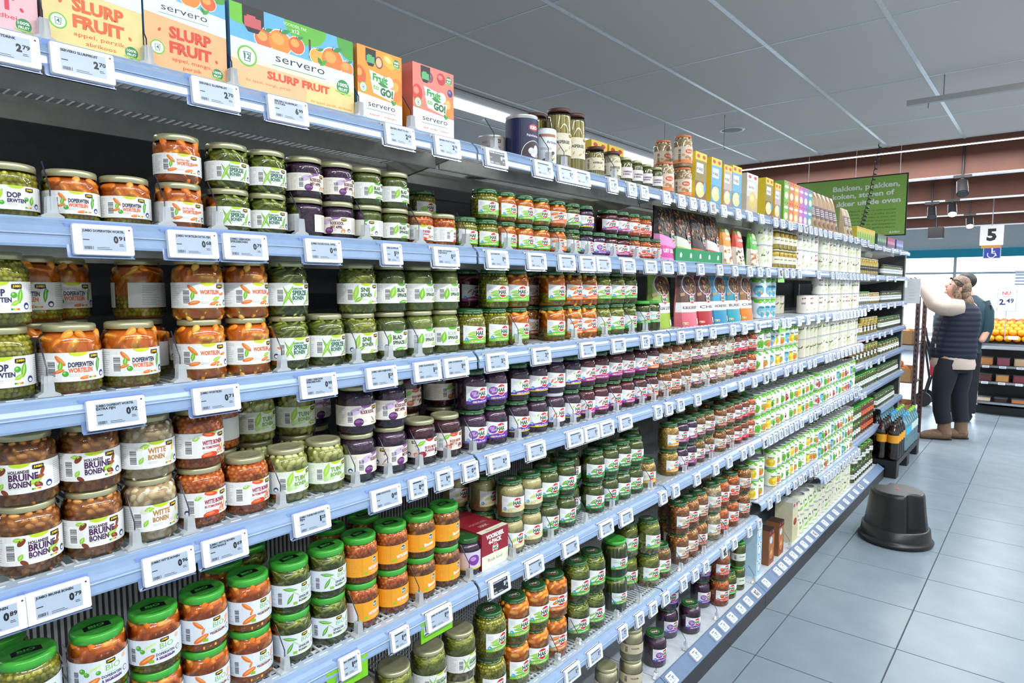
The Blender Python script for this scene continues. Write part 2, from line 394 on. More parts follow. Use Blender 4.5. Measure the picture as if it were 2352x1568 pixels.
C3 = {  # three hues per kind of content, plus the brine that fills the jar
 'pea': ('bcb93e', 'd2cd58', 'a29f2e', '7a7a22'), 'carrot': ('fba238', 'ffbc52', 'ee8a22', 'e0781c'), 'dcarrot': ('f28e36', 'fca64a', 'e07826', 'cc6a1e'),
 'sperzie': ('8c9838', 'a4ae4a', '747f2a', '565f1e'), 'snij': ('a3a940', 'bcc058', '8a9232', '7c8430'), 'brown': ('cf8c48', 'e2a45a', 'b47238', '9a6236'), 'white': ('f0dcb8', 'fbecce', 'dcc49c', 'd0b48c'),
 'tomato': ('ea8a42', 'f4a254', 'd27032', 'cc6424'), 'broad': ('c8c878', 'dcdc94', 'aeb060', '92964a'), 'chick': ('e8c468', 'f4d684', 'd0a850', 'b8924a'), 'kapu': ('bf9450', 'd0a660', 'a47c40', '8a6436'), 'mixbean': ('c8a058', 'a4ae4a', 'd8ac64', '8a7a3a')}
MUSH = {'cabbage': ('3c203c', '5e355a'), 'cabbage2': ('4a2647', '6e3d67'), 'beet': ('5a1426', '861f34'), 'spinach': ('57661f', '7a8834'), 'spinach2': ('7f8f36', 'a6b452'), 'endive': ('d2c484', 'e6daa2'), 'asper': ('ccbe70', 'ddd08a'), 'darkbeet': ('441624', '66202f'), 'jam': ('a04a24', 'bd6230'), 'cream': ('e0d6a8', 'ede4be'), 'olive': ('6c7430', '8a9244'), 'pickle': ('7a8a32', '9ca648'), 'corn': ('e8c23c', 'f6d85c')}
def mush_mat(k):
    a, b = MUSH[k]; return M('food_' + k, hexc(a), .35, var=.1, col2=hexc(b), scale=110, bump=.6, bscale=260, coat=.2)
def contents_mesh(R, H, pr, kind, lab, zmix, full, lod, rnd):
    rr = random.Random(rnd); mb = MB(); s0, s1, z0, z1 = lab; ztop = pr[-1][1]
    seq = kind if isinstance(kind, (tuple, list)) else (kind, kind)
    inn = [(r * .93 - .0006, max(z, .0012)) for r, z in pr if z < ztop - .004] + [(pr[-1][0] * .93, ztop - .004), (.001, ztop - .004)]
    core = seq[1]
    mb.lathe(inn, mush_mat(core) if core in MUSH else P(C3[core][3], .4, var=.15), 24, cap=False)
    if core in MUSH: return mb.mesh('contents')
    for (lo, hi, kd) in ((.004, zmix, seq[0]), (zmix, ztop - .006, seq[1])):
        mats = [P(c, .3, var=.12, scale=90) for c in C3[kd][:3]]
        dim = {'pea': (4, 4, 4), 'fresh': (4, 4, 4), 'carrot': (14, 6.8, 6.4), 'dcarrot': (14, 6.8, 6.4), 'sperzie': (14, 3.6, 3.6), 'snij': (9, 3.6, 2), 'brown': (7.8, 5, 4.6), 'white': (8.6, 5.4, 4.6), 'tomato': (5.2, 3.9, 3.6), 'broad': (8.6, 6, 4), 'chick': (4.6, 4.4, 4.4), 'kapu': (4.4, 4, 4), 'mixbean': (7, 4, 4)}[kd]
        a, b, c = (d / 1000 for d in dim); step = (b * 1.72) if a < 2.2 * b else b * 1.5; z = lo + b * .9; row = 0
        while z < hi + b * .2:
            Rz = prof_r(pr, z) - c * .86 - .0008; circ = 2 * math.pi * Rz; pitch = a * (1.75 if a < 2.2 * b else 1.25); n = max(6, int(circ / pitch))
            for k in range(n):
                th = 2 * math.pi * (k + .5 * (row % 2) + rr.uniform(-.18, .18)) / n
                th = (th + math.pi) % (2 * math.pi) - math.pi
                if not full and abs(th) > 2.1: continue
                s = th * R * 1000
                if z0 + .006 < z < z1 - .006 and s0 + 6 < s < s1 - 6: continue
                zz = z + rr.uniform(-.25, .25) * b; rad = Vector((math.cos(th), math.sin(th), 0)); tan = Vector((-math.sin(th), math.cos(th), 0)); up = Vector((0, 0, 1))
                ph = rr.uniform(-.9, .9) if a > 2.2 * b else rr.uniform(-1.5, 1.5); d1 = tan * math.cos(ph) + up * math.sin(ph); d2 = up * math.cos(ph) - tan * math.sin(ph)
                q = rr.uniform(.9, 1.1); d1 = (d1 - rad * (.22 if a > 2.2 * b else 0) * rr.uniform(-.6, 1)).normalized()
                Rq = min(Rz, prof_r(pr, zz) - c * .86 - .0008)
                if a > 2.2 * b: Rq -= .0022
                mb.blob(rad * Rq + up * zz, (d1 * a * q, d2 * b * q, rad * c), rr.choice(mats), lod, .6 if a > 1.9 * b else 1)
            z += step; row += 1
    return mb.mesh('contents')

PROD = {}
LIDM = {}
def jar_prod(key, R, H, lid, cont, art, lab, words, zmix=None, full=True, lod=1, lr=None, sh=None):
    """lab=(s0,s1,z0_mm,h_mm); words = how it looks, for its label"""
    lh = {'gold': .011, 'bio': .014, 'hak': .013}.get(lid, .011); lr = lr or R * {'gold': .88, 'bio': .92, 'hak': .84}.get(lid, .86); sh = sh or R * .36
    pr = jar_profile(R, H, lr, lh, sh); mb = MB(); mb.lathe(pr, GLASS, 36, cap=False)
    lm = {'gold': GOLD, 'bio': GREENLID, 'hak': DARKLID, 'brown': BROWNLID, 'orange': ORANGELID, 'white': WHITELID, 'green': GREENLID, 'black': BLACK}[lid]
    lk = (lid, round(lr, 4))
    if lk not in LIDM: LIDM[lk] = lid_mesh(lid, lr, lh, lm)
    s0, s1, z0, h = lab; lb = MB(); lay(lb, art, cyl(R + .0005, z0 / 1000))
    PROD[key] = dict(kind='jar', R=R, H=H, words=words, parts=[('glass_body', mb.mesh('glass_body'), 0), ('contents', contents_mesh(R, H, pr, cont, (s0, s1, z0 / 1000, (z0 + h) / 1000), (zmix if zmix else (z0 + h * .5) / 1000), full, lod, key), 0),
        ('lid', LIDM[lk], H - lh), ('label', lb.mesh('label'), 0)])
SR, SH_, MR, MH = .0362, .0772, .0415, .1035
def store(key, size, cont, titles, pics, words, tab='b6cf2e', zmix=None, bg=None, x=-10):
    R, H, z0, h = {'S': (SR, SH_, 12, 33), 'M': (MR, MH, 19, 43)}[size]
    jar_prod(key, R, H, 'gold', cont, art_store(h, titles, pics, tab, bg, x), (-122, 122, z0, h), words, zmix, sh=.008 if size == 'S' else .02, lr=R * .94 if size == 'S' else R * .85)
g1, g2 = '6fb52c', '3f9a3a'
store('peasS', 'S', 'pea', [('DOP', 22, 8.5, 20, '2c2b52'), ('ERWTEN', 13, 6, 27, '2c2b52')], [('l', -22, 26, 26, 6, 60, 'b7d433'), ('p', -30, 12, 5), ('p', -18, 12, 4), ('p', 20, 20, 4), ('l', 30, 18, 18, 5, 80, g1)], 'green peas under a white label with leafy print')
store('peasM', 'M', 'pea', [('DOP', 24, 8.5, 20, '2c2b52'), ('ERWTEN', 15, 6, 27, '2c2b52')], [('l', -22, 26, 26, 6, 60, 'b7d433'), ('p', -30, 12, 5), ('p', 22, 25, 4.5), ('l', 31, 24, 24, 5, 80, g1), ('l', 24, 14, 16, 4, 30, 'a3cc3a')], 'green peas under a white label with leafy print')
dwp = [('c', -20, 32, 20, -50), ('c', -22, 16, 15, 20), ('p', -14, 12, 4.4), ('l', -20, 24, 16, 4, 80, g1), ('c', 12, 5, 16, 8), ('l', 33, 24, 26, 4, 84, g2), ('p', 35, 30, 3)]
store('dwS', 'S', ('pea', 'dcarrot'), [('DOPERWTEN', 22, 6.6, 33, '2a2c48'), ('WORTELEN', 13.5, 6.2, 31, 'e46a34')], dwp, 'peas with carrots on top under a white label', tab='c9d22e')
store('dwM', 'M', ('pea', 'carrot'), [('DOPERWTEN', 22, 6.4, 33, '2a2c48'), ('WORTELEN', 13.5, 6.2, 31, 'e46a34')], dwp, 'peas with carrots on top under a white label', tab='c9d22e')
cp = [('c', -22, 32, 22, -45), ('c', -20, 9, 20, 12), ('l', -22, 22, 18, 4, 80, g1), ('c', 14, 8, 19, 15), ('c', 32, 24, 14, 10)]
store('carrotS', 'S', 'dcarrot', [('EXTRA FIJN', 28, 3.6, 24, 'ec8a5c'), ('WORTELEN', 19, 6.6, 33, 'e46a34')], cp, 'small carrots under a white label with carrot print', tab='c9d22e')
store('carrotM', 'M', 'carrot', [('WORTELEN', 24, 6.4, 32, 'e2662e')], cp + [('l', 18, 16, 18, 4, 20, 'a9c93a')], 'carrots under a white label with carrot print', tab='c9d22e')
sp = [('l', -18, 20, 46, 4.2, 62, '8cc63a'), ('l', -18, 20, 42, 3, 118, '6aa92c'), ('l', 30, 18, 30, 4, 66, g1), ('l', 22, 6, 18, 4, 25, g2)]
store('sperzieS', 'S', 'sperzie', [('GEBROKEN', 31, 3.4, 22, '4c8a66'), ('SPERZIE', 20.5, 8, 32, '17624a'), ('BONEN', 11.5, 6.8, 24, '1c6f52')], sp, 'green beans under a white label with crossed bean pods')
store('sperzieM', 'M', 'sperzie', [('GEBROKEN', 31, 3.4, 22, '4c8a66'), ('SPERZIE', 20.5, 8, 32, '17624a'), ('BONEN', 11.5, 6.8, 24, '1c6f52')], sp, 'green beans under a white label with crossed bean pods')
rk = [('h', -14, 8, 11, 9, 10, '5d2a63', '8d5a96'), ('e', -20, 32, 15, 7, 20, 'c9b3cf'), ('l', -8, 36, 22, 3, 10, '9a6aa5'), ('h', 24, 7, 6, 5.4, 0, 'e4702c', 'f29a54')]
store('cabbageS', 'S', 'cabbage', [('RODE KOOL', 24, 7, 33, '6b1b33'), ('MET APPEL', 14, 6.2, 30, '6b1b33')], rk, 'red cabbage under a cream label with an apple', bg=P('e8e0d2'), tab='8d5a96')
store('cabbageM', 'M', 'cabbage', [('RODE KOOL', 26, 6.6, 33, '6b1b33')], rk[:3] + [('l', 22, 12, 18, 2, -50, '8d4a96')], 'red cabbage under a cream label without an apple', bg=P('e8e0d2'), tab='8d5a96')
store('cabbageappleM', 'M', 'cabbage', [('RODE KOOL', 27, 6.6, 33, '6b1b33'), ('MET APPEL', 18, 6, 29, '6b1b33')], rk, 'red cabbage under a cream label with an apple', bg=P('e8e0d2'), tab='8d5a96')
bs = [('l', -20, 24, 30, 9, 70, '8cc63a'), ('l', 10, 3, 34, 5, 4, '5aa432'), ('l', 30, 20, 20, 5, 60, g1)]
store('spinachS', 'S', 'spinach', [('BLAD', 25, 8, 22, '2f5a24'), ('SPINAZIE', 14, 7, 30, '2f5a24')], bs, 'leaf spinach under a white label with one round leaf', tab='4f9e2f')
store('spinachM', 'M', 'spinach', [('BLAD', 25, 8, 22, '2f5a24'), ('SPINAZIE', 14, 7, 30, '2f5a24')], bs, 'leaf spinach under a white label with one round leaf', tab='4f9e2f')
store('creamspinachM', 'M', 'spinach2', [('ROOM', 25, 8, 24, 'b9c4ae'), ('SPINAZIE', 15, 6.6, 30, '41682c')], [('l', -20, 20, 30, 9, 80, '7cbf34'), ('l', 20, 8, 24, 5, 10, '9fcf4a')], 'creamed spinach under a white label with pale lettering', tab='58b32e')
store('snijM', 'M', 'snij', [('SNIJ', 26, 8, 20, '3c6a28'), ('BONEN', 15.5, 7, 25, '3c6a28')], [('l', -20, 24, 36, 7, 75, '9ccb3c'), ('l', -14, 10, 22, 5, 30, '7fb936'), ('l', 14, 4, 16, 5, 20, 'a6d24a'), ('l', 30, 22, 22, 5, 70, 'b2d95c')], 'cut string beans under a white label')
store('whiteM', 'M', 'white', [('WITTE', 25, 8, 27, 'b5803f'), ('BONEN', 14.5, 7, 24, 'b5803f')], [('l', -14, 37, 16, 5, 10, '9ccb3c'), ('e', -22, 34, 7, 4, 0, 'dcd9cc'), ('l', -20, 14, 14, 4, 60, '8cc63a'), ('e', 28, 20, 6, 5, 30, 'e0ddd0'), ('e', 22, 12, 6, 4, 10, 'd9d5c6'), ('l', 32, 12, 14, 4, 60, 'b2d95c'), ('e', 33, 28, 2.5, 6, 0, 'f0b43a')], 'white beans under a white label')
store('tomatoM', 'M', 'tomato', [('WITTE BONEN', 22, 6.8, 36, 'a01f3c'), ('IN TOMATENSAUS', 15, 3.8, 32, 'b02f48')], [('h', 2, 3, 15, 6, 5, 'd8431f', 'ee7a4a'), ('e', -16, 36, 8, 5, 0, 'e0ddd0'), ('l', -20, 34, 14, 4, 20, '8cc63a'), ('h', 2, 40, 12, 4, -8, 'd8502a', 'ee8a5a'), ('e', 30, 16, 2.6, 5, 0, 'f0c03a'), ('h', 22, 9, 7, 5, 30, 'e8745a', 'f2a08a')], 'white beans in tomato sauce under a white label')
store('tomatoS', 'S', 'tomato', [('WITTE BONEN', 22, 6.8, 36, 'a01f3c'), ('IN TOMATENSAUS', 15, 3.8, 32, 'b02f48')], [('h', 2, 3, 15, 6, 5, 'd8431f', 'ee7a4a'), ('l', -20, 34, 14, 4, 20, '8cc63a'), ('h', 26, 9, 7, 5, 30, 'd8502a', 'f2a08a'), ('l', 20, 8, 12, 4, 30, 'c6d23a')], 'white beans in tomato sauce under a white label')
store('brownM', 'M', 'brown', [('HOLLANDSE', 30, 4, 24, '3c2144'), ('BRUINE', 19.5, 8.6, 34, '4a2450'), ('BONEN', 9.5, 7.4, 25, '4a2450')], [('e', -18, 34, 7, 4, 50, '7c3a24'), ('l', -22, 38, 14, 4, 0, '9ccb3c'), ('e', 32, 30, 6.5, 2.8, 70, '8a4426'), ('e', 28, 22, 6.5, 3, 10, '9c5230'), ('l', 22, 16, 22, 5, 20, '9ccb3c'), ('h', 26, 10, 6, 4.4, -30, '7c3a24', 'b06a44'), ('e', -16, 3, 6, 3.4, -40, '7c3a24'), ('l', -20, 12, 12, 4, 60, '8cc63a')], 'brown beans under a white label')
store('broadM', 'M', 'broad', [('TUIN', 23, 8.4, 23, '6f9c3c'), ('BONEN', 13, 7, 26, '7aa84a')], [('l', -18, 28, 34, 7, 70, 'a4d04a'), ('e', -10, 12, 8, 6, 0, 'c6dfa0'), ('e', -20, 10, 6, 6, 0, 'b5d68c'), ('l', 24, 34, 24, 5, 40, 'b2d95c'), ('e', 22, 8, 9, 5, 10, 'b0d070')], 'pale broad beans under a white and green label', bg=P('e3ebd8'))
bt = [('h', -16, 7, 10, 7, 0, '8a1830', 'b84a5a'), ('l', -18, 34, 24, 6, 30, '8cc63a'), ('h', 26, 12, 6, 7, 0, '5c2038', '8a4a60'), ('h', 4, 42, 9, 5, 0, 'b02a3c', 'd05a5a')]
store('beetM', 'M', 'darkbeet', [('RODE BIETEN', 20, 5.6, 34, 'a02038'), ('PLAKKEN', 12.5, 5.2, 26, 'a02038')], bt, 'sliced beetroot under a white label', tab='b02a3c')
store('beetonionM', 'M', 'darkbeet', [('RODE BIETEN', 20, 5.6, 34, 'a0402c'), ('MET UI', 12.5, 5.2, 20, 'a0402c')], [('h', -14, 8, 10, 7, 0, 'cf6a4c', 'e8a080'), ('l', -18, 34, 24, 6, 30, '8cc63a'), ('h', 22, 9, 8, 7, 0, '8a2a48', 'b85a78'), ('h', 2, 38, 12, 4, 0, 'c8503c', 'e88a70')], 'beetroot with onion under a cream label', bg=P('efe3d2'), tab='c8503c')
# organic jars
def bio(key, cont, titles, pics, hl, words, zmix=None):
    jar_prod(key, .0408, .1, 'bio', cont, art_bio(43, titles, pics, hl), (-118, 118, 17, 43), words, zmix, lr=.0375)
bio('biopeas', 'pea', ['DOPERWTEN'], [('p', -24, 26, 5), ('p', -12, 30, 4), ('l', -22, 14, 26, 5, 30, 'a9cf6a'), ('p', 30, 30, 4)], 'b6d36a', 'organic peas under a pale label')
bio('biodw', ('pea', 'dcarrot'), ['DOPERWTEN', '& WORTELEN'], [('p', -32, 30, 4.4), ('p', -26, 24, 4), ('p', -10, 24, 3.6), ('l', -14, 32, 26, 4, 25, 'd3e6b8'), ('c', -20, 9, 28, 30), ('e', 30, 36, 4, 4, 0, 'e8b89a')], 'a05aa8', 'organic peas with carrots on top under a pale label')
bio('biocarrot', 'dcarrot', ['WORTELEN'], [('c', -24, 34, 22, -40), ('c', -16, 22, 12, 70), ('c', -20, 9, 28, 30), ('e', 30, 32, 5, 5, 0, 'eeb48c'), ('c', 28, 24, 10, 30)], 'e8823c', 'organic carrots under a pale label')
bio('biobeans', 'sperzie', ['SPERZIE', 'BONEN'], [('l', -22, 34, 30, 4, -10, '55a83a'), ('l', -22, 16, 26, 4, 60, '4d9e34'), ('l', -10, 24, 24, 1.6, -40, 'b8cdb0'), ('l', 32, 32, 22, 3, 55, '8cc04a')], 'a8d24a', 'organic green beans under a pale label')
for key, cont, ti, sc, w in (('biotomato', 'tomato', 'WITTE BONEN', 'in Tomatensaus', 'organic white beans in tomato sauce under an orange label'), ('biobrown', 'brown', 'Bonen', 'Bruine bonen', 'organic brown beans under an orange label')):
    jar_prod(key, .0408, .1, 'bio', cont, art_orange(42, ti, sc), (-100, 62, 17, 42), w, lr=.0375)
# green-lidded brand, three sizes
def hak(key, cont, band, pics, name, words, sizes='SML', stripe=None, lid='hak', zmix=None, top='f1f3f2'):
    for sz in sizes:
        R, H, z0, h, k = {'S': (.0362, .077, 11, 36, .85), 'M': (.0405, .1025, 17, 46, 1.0), 'L': (.0465, .127, 26, 52, 1.15)}[sz]
        T = art_hak(46, band, pics, name, stripe, top); a = Art(); a.t = [([(x * k, y * h / 46) for x, y in q], m, L) for q, m, L in T.t]
        jar_prod('h_' + key + sz, R, H, lid, cont, a, (-27 * k, 72 * k, z0, h), words, zmix, False, 1 if sz != 'S' else 0, sh=R * (.5 if sz != 'S' else .3), lr=R * (.78 if sz == 'L' else .84 if sz == 'M' else .9))
pod = [('l', 0, 26, 34, 4.5, 12, '9ccf3a'), ('l', 6, 18, 40, 5, 6, '7dbf3a'), ('l', -8, 20, 26, 2.5, 20, 'c3e08a')]
hak('peas', 'pea', '7cc236', pod, 'Doperwten', 'peas under a slanted white and green label')
hak('dw', ('pea', 'carrot'), '7cc236', pod[:2] + [('c', 36, 24, 14, 20)], 'Doperwten', 'peas with carrots on top under a slanted white and green label')
hak('carrot', 'carrot', 'ea7a2c', [('c', -4, 34, 30, 12), ('c', 4, 24, 26, 30), ('c', 36, 30, 18, 10)], 'Wortelen', 'carrots under a slanted white and orange label')
hak('beans', 'sperzie', '58ad3a', [('l', -4, 22, 40, 2.2, 30, '5aa83a'), ('l', 0, 26, 36, 2, 20, '8cc63a'), ('l', 4, 18, 30, 2, 40, '4a9a34')], 'Sperziebonen', 'green beans under a slanted white and green label')
hak('snij', 'snij', '6cbc3c', [('l', -4, 24, 34, 4, 20, '9ccf4a'), ('l', 4, 18, 26, 3, -10, '7dbf4a')], 'Snijbonen', 'cut string beans under a slanted white and green label', 'M')
cab = [('h', -4, 24, 13, 11, 0, '8a4ba8', 'b78acb'), ('l', -4, 26, 20, 2, 60, 'd9c2e6'), ('l', 0, 22, 18, 2, 20, 'cbaedd')]
hak('cabbage', 'cabbage2', '6d3aa0', cab, 'Rode kool', 'red cabbage under a white and purple label')
hak('cabbageapple', 'cabbage', '6d3aa0', [('e', 40, 30, 7, 7, 0, 'e8823c'), ('e', -4, 30, 9, 7, 20, 'e9ecd8'), ('l', 0, 34, 10, 3, 40, '8cc63a')], 'Rode kool', 'red cabbage under a white and purple label with yellow stripe', 'SM', stripe='ddc52a')
hak('cabbagelight', 'cabbage2', 'e8ddea', [('c', -10, 20, 14, 60), ('c', 0, 16, 12, 20), ('c', -2, 26, 8, 80)], 'Rode kool', 'red cabbage under a white label with a white lid', 'M', lid='white')
hak('beet', 'beet', 'b03a8a', [('l', -4, 28, 20, 3, 40, 'c83a6a'), ('l', 4, 22, 16, 3, 70, 'b82a5a')], 'Rode bieten', 'beetroot under a white and magenta label', 'SM')
hak('beetonion', 'beet', 'e8823c', [('e', -6, 28, 14, 5, 10, 'eeb48c'), ('h', 4, 20, 8, 6, 0, 'b83a5a', 'd87a8a')], 'Rode bieten', 'beetroot under a white and orange label', 'M')
hak('brown', 'brown', '9c5a3c', [('e', -4, 30, 16, 6, 5, 'd9c3a0'), ('e', 4, 20, 12, 5, 10, 'c8a880')], 'Bruine bonen', 'brown beans under a white and brown label', 'ML')
hak('white', 'white', 'b8946a', [('e', -4, 28, 16, 6, 5, 'e4d8c0'), ('e', 6, 20, 12, 4, 0, 'd8c8a8')], 'Witte bonen', 'white beans under a white and tan label', 'ML')
hak('tomato', 'tomato', 'd0482c', [('h', -2, 22, 9, 8, 0, 'd8502a', 'f08a5a'), ('h', 10, 20, 8, 7, 0, 'e0602f', 'f39a6a')], 'Tomatensaus', 'beans in tomato sauce under a white and red label')
hak('chili', 'jam', 'd22f4a', [('e', 0, 26, 14, 5, 0, 'e07a8a')], 'Chili', 'bean chili under a white and crimson label', 'M')
hak('kapu', 'kapu', '7a3a62', [('e', -4, 28, 14, 6, 0, 'd8c0a0')], 'Kapucijners', 'marrowfat peas under a white and plum label', 'M')
hak('darkbean', 'cabbage2', 'a04a7a', [('e', -4, 28, 12, 6, 0, 'e8d8e0')], 'Linzen', 'dark lentils under a white and plum label', 'M')
hak('chick', 'chick', 'e8a02a', [('e', 0, 26, 14, 6, 0, 'f0dcae')], 'Kikkererwten', 'chickpeas under a white and yellow label', 'M')
hak('spinach', 'spinach', '3a8f4a', [('l', 0, 24, 30, 6, 30, '6ab83a'), ('l', 8, 18, 24, 5, -20, '4a9e3a')], 'Spinazie', 'spinach under a white and green label', 'ML')
hak('endive', 'endive', 'd8cf92', [('l', 0, 24, 30, 6, 20, 'd2dc8a')], 'Appelmoes', 'cream coloured puree under a white and cream label', 'ML')
hak('mixbean', ('white', 'snij'), '6fbf4a', [('l', 0, 26, 24, 5, 30, '7dc24a'), ('l', 6, 18, 18, 4, 70, '8fd05a')], 'Bonenmix', 'string beans above white beans under a white and green label', 'L')
hak('kapuL', 'kapu', '58ad3a', [('l', 0, 26, 24, 5, 30, '6ab83a')], 'Kapucijners', 'marrowfat peas under a white and green label', 'L')
def tallbeans(key, R, H):
    pr = jar_profile(R, H, R * .88, .012, R * .4); a = Art(); T = art_hak(46, '58ad3a', [('l', -4, 30, 40, 2, 10, 'a8c8a0'), ('l', 4, 24, 36, 2, -8, 'b8d4b0')], 'Haricots verts', None, 'dfe9ea')
    a.t = [([(x, y * .9) for x, y in q], m, L) for q, m, L in T.t]
    jar_prod(key, R, H, 'green', 'spinach', a, (-27, 72, 30, 42), 'upright thin green beans with a bright green lid', None, False, sh=R * .4, lr=R * .88)
    mb = MB(); mb.lathe([(R * .84, .002), (R * .84, H - .02), (.001, H - .02)], mush_mat('pickle'), 20, cap=False)
    for k in range(46):
        th = 2 * math.pi * k / 46; r = R * .92; z = random.uniform(-.004, .004); d = random.uniform(-.1, .1)
        mb.tube([(r * math.cos(th), r * math.sin(th), .006), (r * .99 * math.cos(th + d / 2), r * .99 * math.sin(th + d / 2), H * .5), (r * .9 * math.cos(th + d), r * .9 * math.sin(th + d), H - .024 + z)], .0028, P(random.choice(('5d6b22', '74822e', '4c591c')), .35), 5)
    PROD[key]['parts'][1] = ('contents', mb.mesh('contents'), 0)
tallbeans('haricot', .0465, .125); tallbeans('haricotS', .034, .108)
# gold-lidded large jar: cut beans over white beans
T = art_store(44, [('GESNEDEN', 25, 4, 24, '6f9c3c'), ('SPERZIEBONEN', 17, 6, 36, '2f6a3a'), ('WITTE BONEN', 9.5, 4.4, 30, '6f9c3c')], [('l', -18, 20, 46, 3, 62, '8cc63a'), ('l', -18, 20, 42, 3, 118, '6aa92c')], 'b6cf2e')
jar_prod('mixgold', .0445, .125, 'gold', ('white', 'snij'), T, (-122, 122, 26, 44), 'string beans above white beans', .05)
# smaller fillings of the top and far shelves
def plain_art(bg, top, txt, tcol, h=40, w=34, ch=6, band=None, l2=None):
    a = Art(); a.rect(-118, 0, 118, h, P(bg), 0)
    if top: a.rect(-118, h - 4, 118, h, P(top), 1)
    if band: a.rect(-118, 0, 118, h * .22, P(band), 1)
    if txt: a.text(txt, -16, h * .52, ch, P(tcol), 3, w=w, bold=.03)
    if l2: a.text(l2, -16, h * .3, ch * .85, P(tcol), 3, w=w * .8, bold=.03)
    a.bars(-40, 6, -30, h - 8, INK, 2, 10); a.lines(30, 5, 60, h - 6, 7, LGREY, 2, .8)
    return a
ASPA = plain_art('e2d8bd', None, 'ASPERGES', '1c1c20', 62, 42, 8.5)
for it in (('l', -20, 54, 30, 2.5, -50, 'c0b184'), ('l', -10, 16, 14, 3, 60, 'c79a4a'), ('l', 12, 12, 14, 3, 30, 'c79a4a'), ('l', 26, 22, 14, 3, 70, 'b98a3a')): pic(ASPA, it, 1)
logo_box(ASPA, 22, 52, 1)
def aspar(key, R, H, z0, art, h, lr):
    jar_prod(key, R, H, 'brown', 'asper', art, (-110, 110, z0, h), 'white asparagus with a brown lid', sh=R * .35, lr=lr)
    mb = MB()
    for k in range(22):
        th = 2 * math.pi * k / 22; r = R * .84; d = random.uniform(-.05, .05)
        mb.tube([(r * math.cos(th), r * math.sin(th), .005), (r * math.cos(th + d), r * math.sin(th + d), H * .6), (r * .97 * math.cos(th + d), r * .97 * math.sin(th + d), H - .02)], [R * .15, R * .14, R * .11], P(random.choice(('c2b46c', 'b3a45a', 'd0c480')), .35, var=.1), 6)
    mb.lathe([(R * .8, .003), (R * .8, H - .02), (.001, H - .02)], mush_mat('asper'), 16, cap=False)
    PROD[key]['parts'][1] = ('contents', mb.mesh('contents'), 0)
aspar('aspTall', .036, .176, 42, ASPA, 62, .034)
A2 = Art(); A2.t = [([(x * .8, y * .62) for x, y in q], m, L) for q, m, L in ASPA.t]; aspar('aspMid', .03, .098, 24, A2, 38, .0285)
jar_prod('aspPieces', .0315, .1, 'brown', 'cream', plain_art('e2d8bd', None, 'ASPERGES', '1c1c20', 40, 36, 7, l2='STUKJES'), (-118, 118, 22, 40), 'asparagus pieces with a brown lid', sh=.012)
jar_prod('mushr', .0265, .092, 'gold', 'olive', plain_art('e9e2e0', None, 'CHAMPIGNONS', '6a1c3c', 36, 34, 5.4, l2='HEEL'), (-83, 83, 22, 36), 'whole mushrooms under a pale label', sh=.01)
jar_prod('mushrS', .0245, .09, 'gold', 'olive', plain_art('e9e2e0', None, 'CHAMPIGNONS', '5a1c3c', 34, 34, 5, l2='GESNEDEN'), (-76, 76, 22, 34), 'sliced mushrooms under a pale label', sh=.01)
AB = plain_art('e6d2bd', None, '', 'c03a2a', 62, 36, 6, band='e8894a')
for it in (('h', 4, 44, 17, 9, 0, 'd8542c', 'e87a4a'), ('e', -6, 22, 9, 6, 20, 'c98a5a'), ('e', 8, 18, 9, 6, -20, 'b9744a'), ('l', 20, 28, 14, 4, 40, '7db84a'), ('e', -20, 30, 7, 5, 0, 'd9a070')): pic(AB, it, 2)
AB.text('Bonen', -6, 41, 5, WHITE, 5, w=22, bold=.03)
jar_prod('beansO', .036, .122, 'orange', 'white', AB, (-108, 108, 14, 62), 'cooked beans with an orange lid and printed sleeve', sh=.012)
for key, R, H, lid, cont, bg, txt, words in (('corn', .034, .1, 'gold', 'corn', 'e8e3c8', 'MAIS', 'yellow corn'), ('pickle', .036, .12, 'green', 'pickle', 'e2e8dc', 'AUGURKEN', 'gherkins with a bright green lid'), ('olives', .03, .11, 'hak', 'olive', 'dfe2da', 'OLIJVEN', 'olives with a dark green lid'),
        ('onions', .034, .1, 'green', 'cream', 'e3ebe6', 'UITJES', 'silver onions with a bright green lid'), ('capers', .022, .1, 'black', 'olive', 'd5dade', 'KAPPERS', 'capers with a black lid'), ('peppers', .036, .12, 'green', 'jam', 'e2683c', 'PAPRIKA', 'red peppers with a bright green lid'),
        ('yellowp', .026, .13, 'gold', 'corn', '2a2a2a', 'PEPERS', 'yellow peppers under a dark label'), ('dill', .034, .09, 'gold', 'corn', 'e6e6e6', 'PICCALILLY', 'yellow relish under a white label'), ('tan', .043, .115, 'gold', 'cream', 'cdbfa0', 'KNOLSELDERIJ', 'pale celeriac under a tan label')):
    jar_prod(key, R, H, lid, cont, plain_art(bg, None, txt, '3a3a30' if bg != '2a2a2a' else 'e0d060', 36, 30, 5), (-118 * R / .0415, 118 * R / .0415, H * 1000 * .25, 36), words, full=False)

